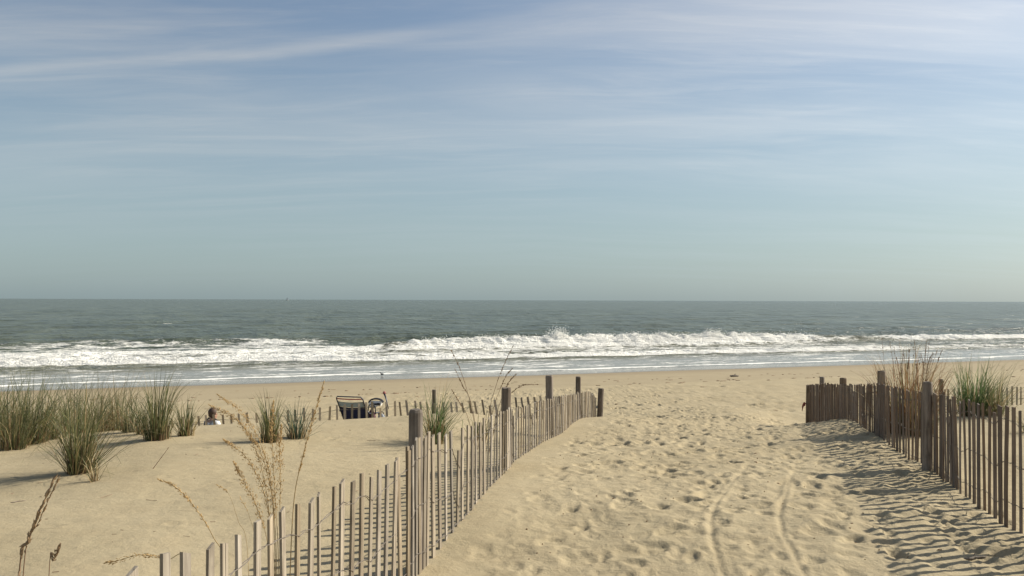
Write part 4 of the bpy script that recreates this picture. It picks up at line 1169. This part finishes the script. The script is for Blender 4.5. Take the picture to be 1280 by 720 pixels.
# ------------------------------------------------------------------ small things
def shorebird(px, py):
    Y = (EYE - 0.02) * FPX / (py - (372.8 + px / 320.0)); x = (px - 640) / FPX * Y
    z = surf(x, Y)
    o = thing('shorebird', (x, Y, max(z, 0.0)), 'small dark shorebird standing at the edge of the swash', 'bird', rz=R(60))
    o.scale = (0.72,) * 3
    bm = bmesh.new()
    vs = ellipsoid(bm, (0, 0, 0.17), (0.065, 0.13, 0.07), 14, 10)
    for v in bm.verts:
        if v.co.y < -0.04: v.co.z += 0.25 * (-0.04 - v.co.y); v.co.x *= 0.8
    ring_tube(bm, [Vector((0, 0.08, 0.19)), Vector((0, 0.13, 0.25)), Vector((0, 0.15, 0.29))], [0.045, 0.032, 0.036], 8)
    ellipsoid(bm, (0, 0.155, 0.30), (0.034, 0.045, 0.034), 10, 8)
    bm_obj('body', bm, M['black'], o, True)
    bm = bmesh.new(); ring_tube(bm, [Vector((0, 0.19, 0.30)), Vector((0, 0.26, 0.285))], [0.010, 0.003], 6); bm_obj('beak', bm, M['stalk_dark'], o)
    bm = bmesh.new(); box(bm, (0, -0.16, 0.22), (0.06, 0.10, 0.014), Matrix.Rotation(-0.2, 3, 'X')); bm_obj('tail', bm, M['white'], o)
    for s in (-1, 1):
        bm = bmesh.new(); ring_tube(bm, [Vector((s * 0.03, 0, 0.12)), Vector((s * 0.03, -0.02, 0.06)), Vector((s * 0.03, 0.01, 0.0)), Vector((s * 0.03, 0.05, 0.002))], 0.006, 5); bm_obj('leg', bm, M['stalk_dark'], o)
        bm = bmesh.new(); ellipsoid(bm, (s * 0.055, -0.03, 0.185), (0.016, 0.12, 0.05), 12, 8); bm_obj('wing', bm, M['strap'], o, True)
shorebird(478, 470)

def sailboat(px, D):
    x = (px - 640) / FPX * D
    o = thing('sailboat', (x, D, 0), 'tiny white sailboat far out on the horizon', 'boat', rz=R(20))
    bm = bmesh.new(); rows = []
    for i in range(9):
        t = i / 8 * 2 - 1; wd = 1.5 * (1 - abs(t) ** 2.2) + 0.05
        rows.append([bm.verts.new((5.0 * t, wd * q, zz + 0.25 * t * t)) for q, zz in ((-1, 1.1), (-0.75, 0.2), (0, -0.4), (0.75, 0.2), (1, 1.1))])
    for i in range(8):
        for j in range(4): bm.faces.new((rows[i][j], rows[i][j + 1], rows[i + 1][j + 1], rows[i + 1][j]))
        bm.faces.new((rows[i][4], rows[i][0], rows[i + 1][0], rows[i + 1][4]))
    bm_obj('hull', bm, M['white'], o)
    bm = bmesh.new(); ring_tube(bm, [Vector((0.5, 0, 1)), Vector((0.5, 0, 14))], 0.09, 8); bm_obj('mast', bm, M['tube'], o)
    for nm, tri in (('mainsail', ((0.3, 2.0), (-4.3, 2.2), (0.3, 13.6))), ('jib', ((0.8, 12.0), (4.8, 1.6), (0.9, 2.0)))):
        bm = bmesh.new(); a, b, c = [Vector((q[0], 0, q[1])) for q in tri]; n = 6; rows = []
        for i in range(n + 1):
            rows.append([])
            for k in range(n - i + 1):
                p = a + (b - a) * (i / n) + (c - a) * (k / n); q = i / n * (1 - i / n) + k / n * (1 - k / n)
                rows[-1].append(bm.verts.new(p + Vector((0, 0.5 * q, 0))))
        for i in range(n):
            for k in range(n - i):
                bm.faces.new((rows[i][k], rows[i + 1][k], rows[i][k + 1]))
                if k < n - i - 1: bm.faces.new((rows[i + 1][k], rows[i + 1][k + 1], rows[i][k + 1]))
        bm_obj(nm, bm, M['white'], o, True)
sailboat(359, 3600.0)

def driftwood(px, py, L, label, seed, th=0.05, rz=0.0):
    rng = random.Random(seed)
    x, y = floor_pt(px, py)
    o = thing('driftwood', (x, y, surf(x, y)), label, 'driftwood', rz=rz)
    bm = bmesh.new()
    pts = [Vector((L * (i / 6 - 0.5), rng.gauss(0, L * 0.03), th * 0.6 + rng.gauss(0, th * 0.15))) for i in range(7)]
    ring_tube(bm, pts, [th * q for q in (0.35, 0.8, 1, 0.9, 0.95, 0.7, 0.3)], 8); bm_obj('trunk', bm, M['post'], o, True)
    bm = bmesh.new(); ring_tube(bm, [pts[3], pts[3] + Vector((L * 0.1, L * 0.1, th * 1.5)), pts[3] + Vector((L * 0.22, L * 0.14, th * 2.0))], [th * .5, th * .35, th * .12], 6); bm_obj('branch', bm, M['post'], o, True)
driftwood(918, 470.5, 0.46, 'dark piece of driftwood alone on the smooth lower beach', 1, 0.06, 0.2)
stalk('thin dark dead stem poking up at a slant from bare dune sand', [(191, 587, 7.1), (202, 573, 7.1), (213, 558, 7.1)], 0.5, 6, 0.02, 0.0035, True, None, 0.003, 70, False)
driftwood(1218, 695, 0.16, 'short dark stick half under the striped fence shadows', 3, 0.008, 0.3)
driftwood(26, 626, 0.10, 'short brown twig on the sand by the dead stalks', 4, 0.004, 0.7)

def wrack():
    rng = random.Random(5); V, F = [], []
    def chip(x, y, r, h):
        z = surf(x, y); b = len(V); n = 6; a0 = rng.uniform(0, 6)
        for j in range(n):
            q = r * rng.uniform(0.5, 1.2); V.append((x + q * 1.8 * math.cos(a0 + j), y + q * math.sin(a0 + j), z - 0.01))
        for j in range(n):
            q = r * 0.55 * rng.uniform(0.5, 1.2); V.append((x + q * 1.8 * math.cos(a0 + j), y + q * math.sin(a0 + j), z + h * rng.uniform(0.5, 1.2)))
        for j in range(n): F.append((b + j, b + (j + 1) % n, b + n + (j + 1) % n, b + n + j))
        F.append(tuple(b + n + j for j in range(n)))
    for i in range(420):
        w = rng.gauss(17.3, 0.35) if rng.random() < 0.45 else (rng.gauss(12.5, 0.8) if rng.random() < 0.5 else rng.uniform(9, 30))
        u = rng.uniform(-22, 34)
        if perlin(np.array(u * 0.25), np.array(w * 0.2), 3) < -0.05 and rng.random() < 0.85: continue
        x, y = from_uv(u, -w)
        chip(float(x), float(y), rng.uniform(0.02, 0.09) * (1.5 if rng.random() < .12 else 1), rng.uniform(0.01, 0.03))
    for i in range(300):
        y = rng.uniform(3.2, 13); x = left_x(y) + 0.3 + rng.random() * (right_x(y) - left_x(y) - 0.4)
        chip(x, y, rng.uniform(0.0025, 0.007) if i > 40 else rng.uniform(0.006, 0.014), rng.uniform(0.003, 0.008))
    o = mesh_obj('seaweed_scraps', V, F, M['seed_dark'])
    tag(o, 'dark scraps of dried seaweed scattered along the tide line', 'seaweed', kind='stuff')
wrack()

def dune_litter():
    rng = random.Random(15); V, F = [], []
    for i in range(190):
        y = rng.uniform(2.4, 10.5); x = left_x(y) - 0.15 - rng.random() ** 1.3 * 5.5
        if i % 6 == 0: x = right_x(y) + 0.2 + rng.random() * 4
        L = rng.uniform(0.008, 0.04) if rng.random() < 0.9 else rng.uniform(0.05, 0.11)
        a = rng.gauss(0.2, 0.8); w = rng.uniform(0.0007, 0.0017); b = len(V); n = 3
        for k in range(n + 1):
            t = k / n - 0.5
            cx, cy = x + math.cos(a) * L * t, y + math.sin(a) * L * t + 0.06 * L * math.sin(3 * t)
            z = surf(cx, cy) + 0.004
            for (dx, dz) in ((-w, 0), (w, 0), (0, 2.2 * w)): V.append((cx - math.sin(a) * dx, cy + math.cos(a) * dx, z + dz))
        for k in range(n):
            for j in range(3): F.append((b + k * 3 + j, b + k * 3 + (j + 1) % 3, b + k * 3 + 3 + (j + 1) % 3, b + k * 3 + 3 + j))
    tag(mesh_obj('straw_litter', V, F, M['stalk_dark']), 'scattered bits of dead straw blown over the dune sand', 'straw', kind='stuff')
dune_litter()

# faded ribbon tied to the seaward corner post
x, y = right_x(15.1) - 0.06, 15.08
o = thing('ribbon', (x, y, 2.66), 'faded pink ribbon tied to the end post of the shaded fence', 'ribbon')
bm = bmesh.new(); rows = []
for i in range(9):
    t = i / 8
    rows.append([bm.verts.new((-0.01 - 0.065 * t, -0.05 + 0.02 * math.sin(5 * t), 0.05 + q * (0.03 + 0.025 * t) - 0.08 * t * t)) for q in (-1, 0, 1)])
for i in range(8):
    for j in range(2): bm.faces.new((rows[i][j], rows[i][j + 1], rows[i + 1][j + 1], rows[i + 1][j]))
bmesh.ops.solidify(bm, geom=bm.faces[:], thickness=0.003)
M['ribbon'] = plain('faded_ribbon', (0.42, 0.20, 0.18), 0.7, 0.15, 30)
bm_obj('ribbon_tail', bm, M['ribbon'], o, True)
bm = bmesh.new(); ring_tube(bm, [Vector((0.04 + 0.055 * math.cos(a), 0.02 + 0.055 * math.sin(a), 0.05)) for a in [2 * math.pi * i / 12 for i in range(13)]], 0.008, 6); bm_obj('knot_loop', bm, M['ribbon'], o, True)
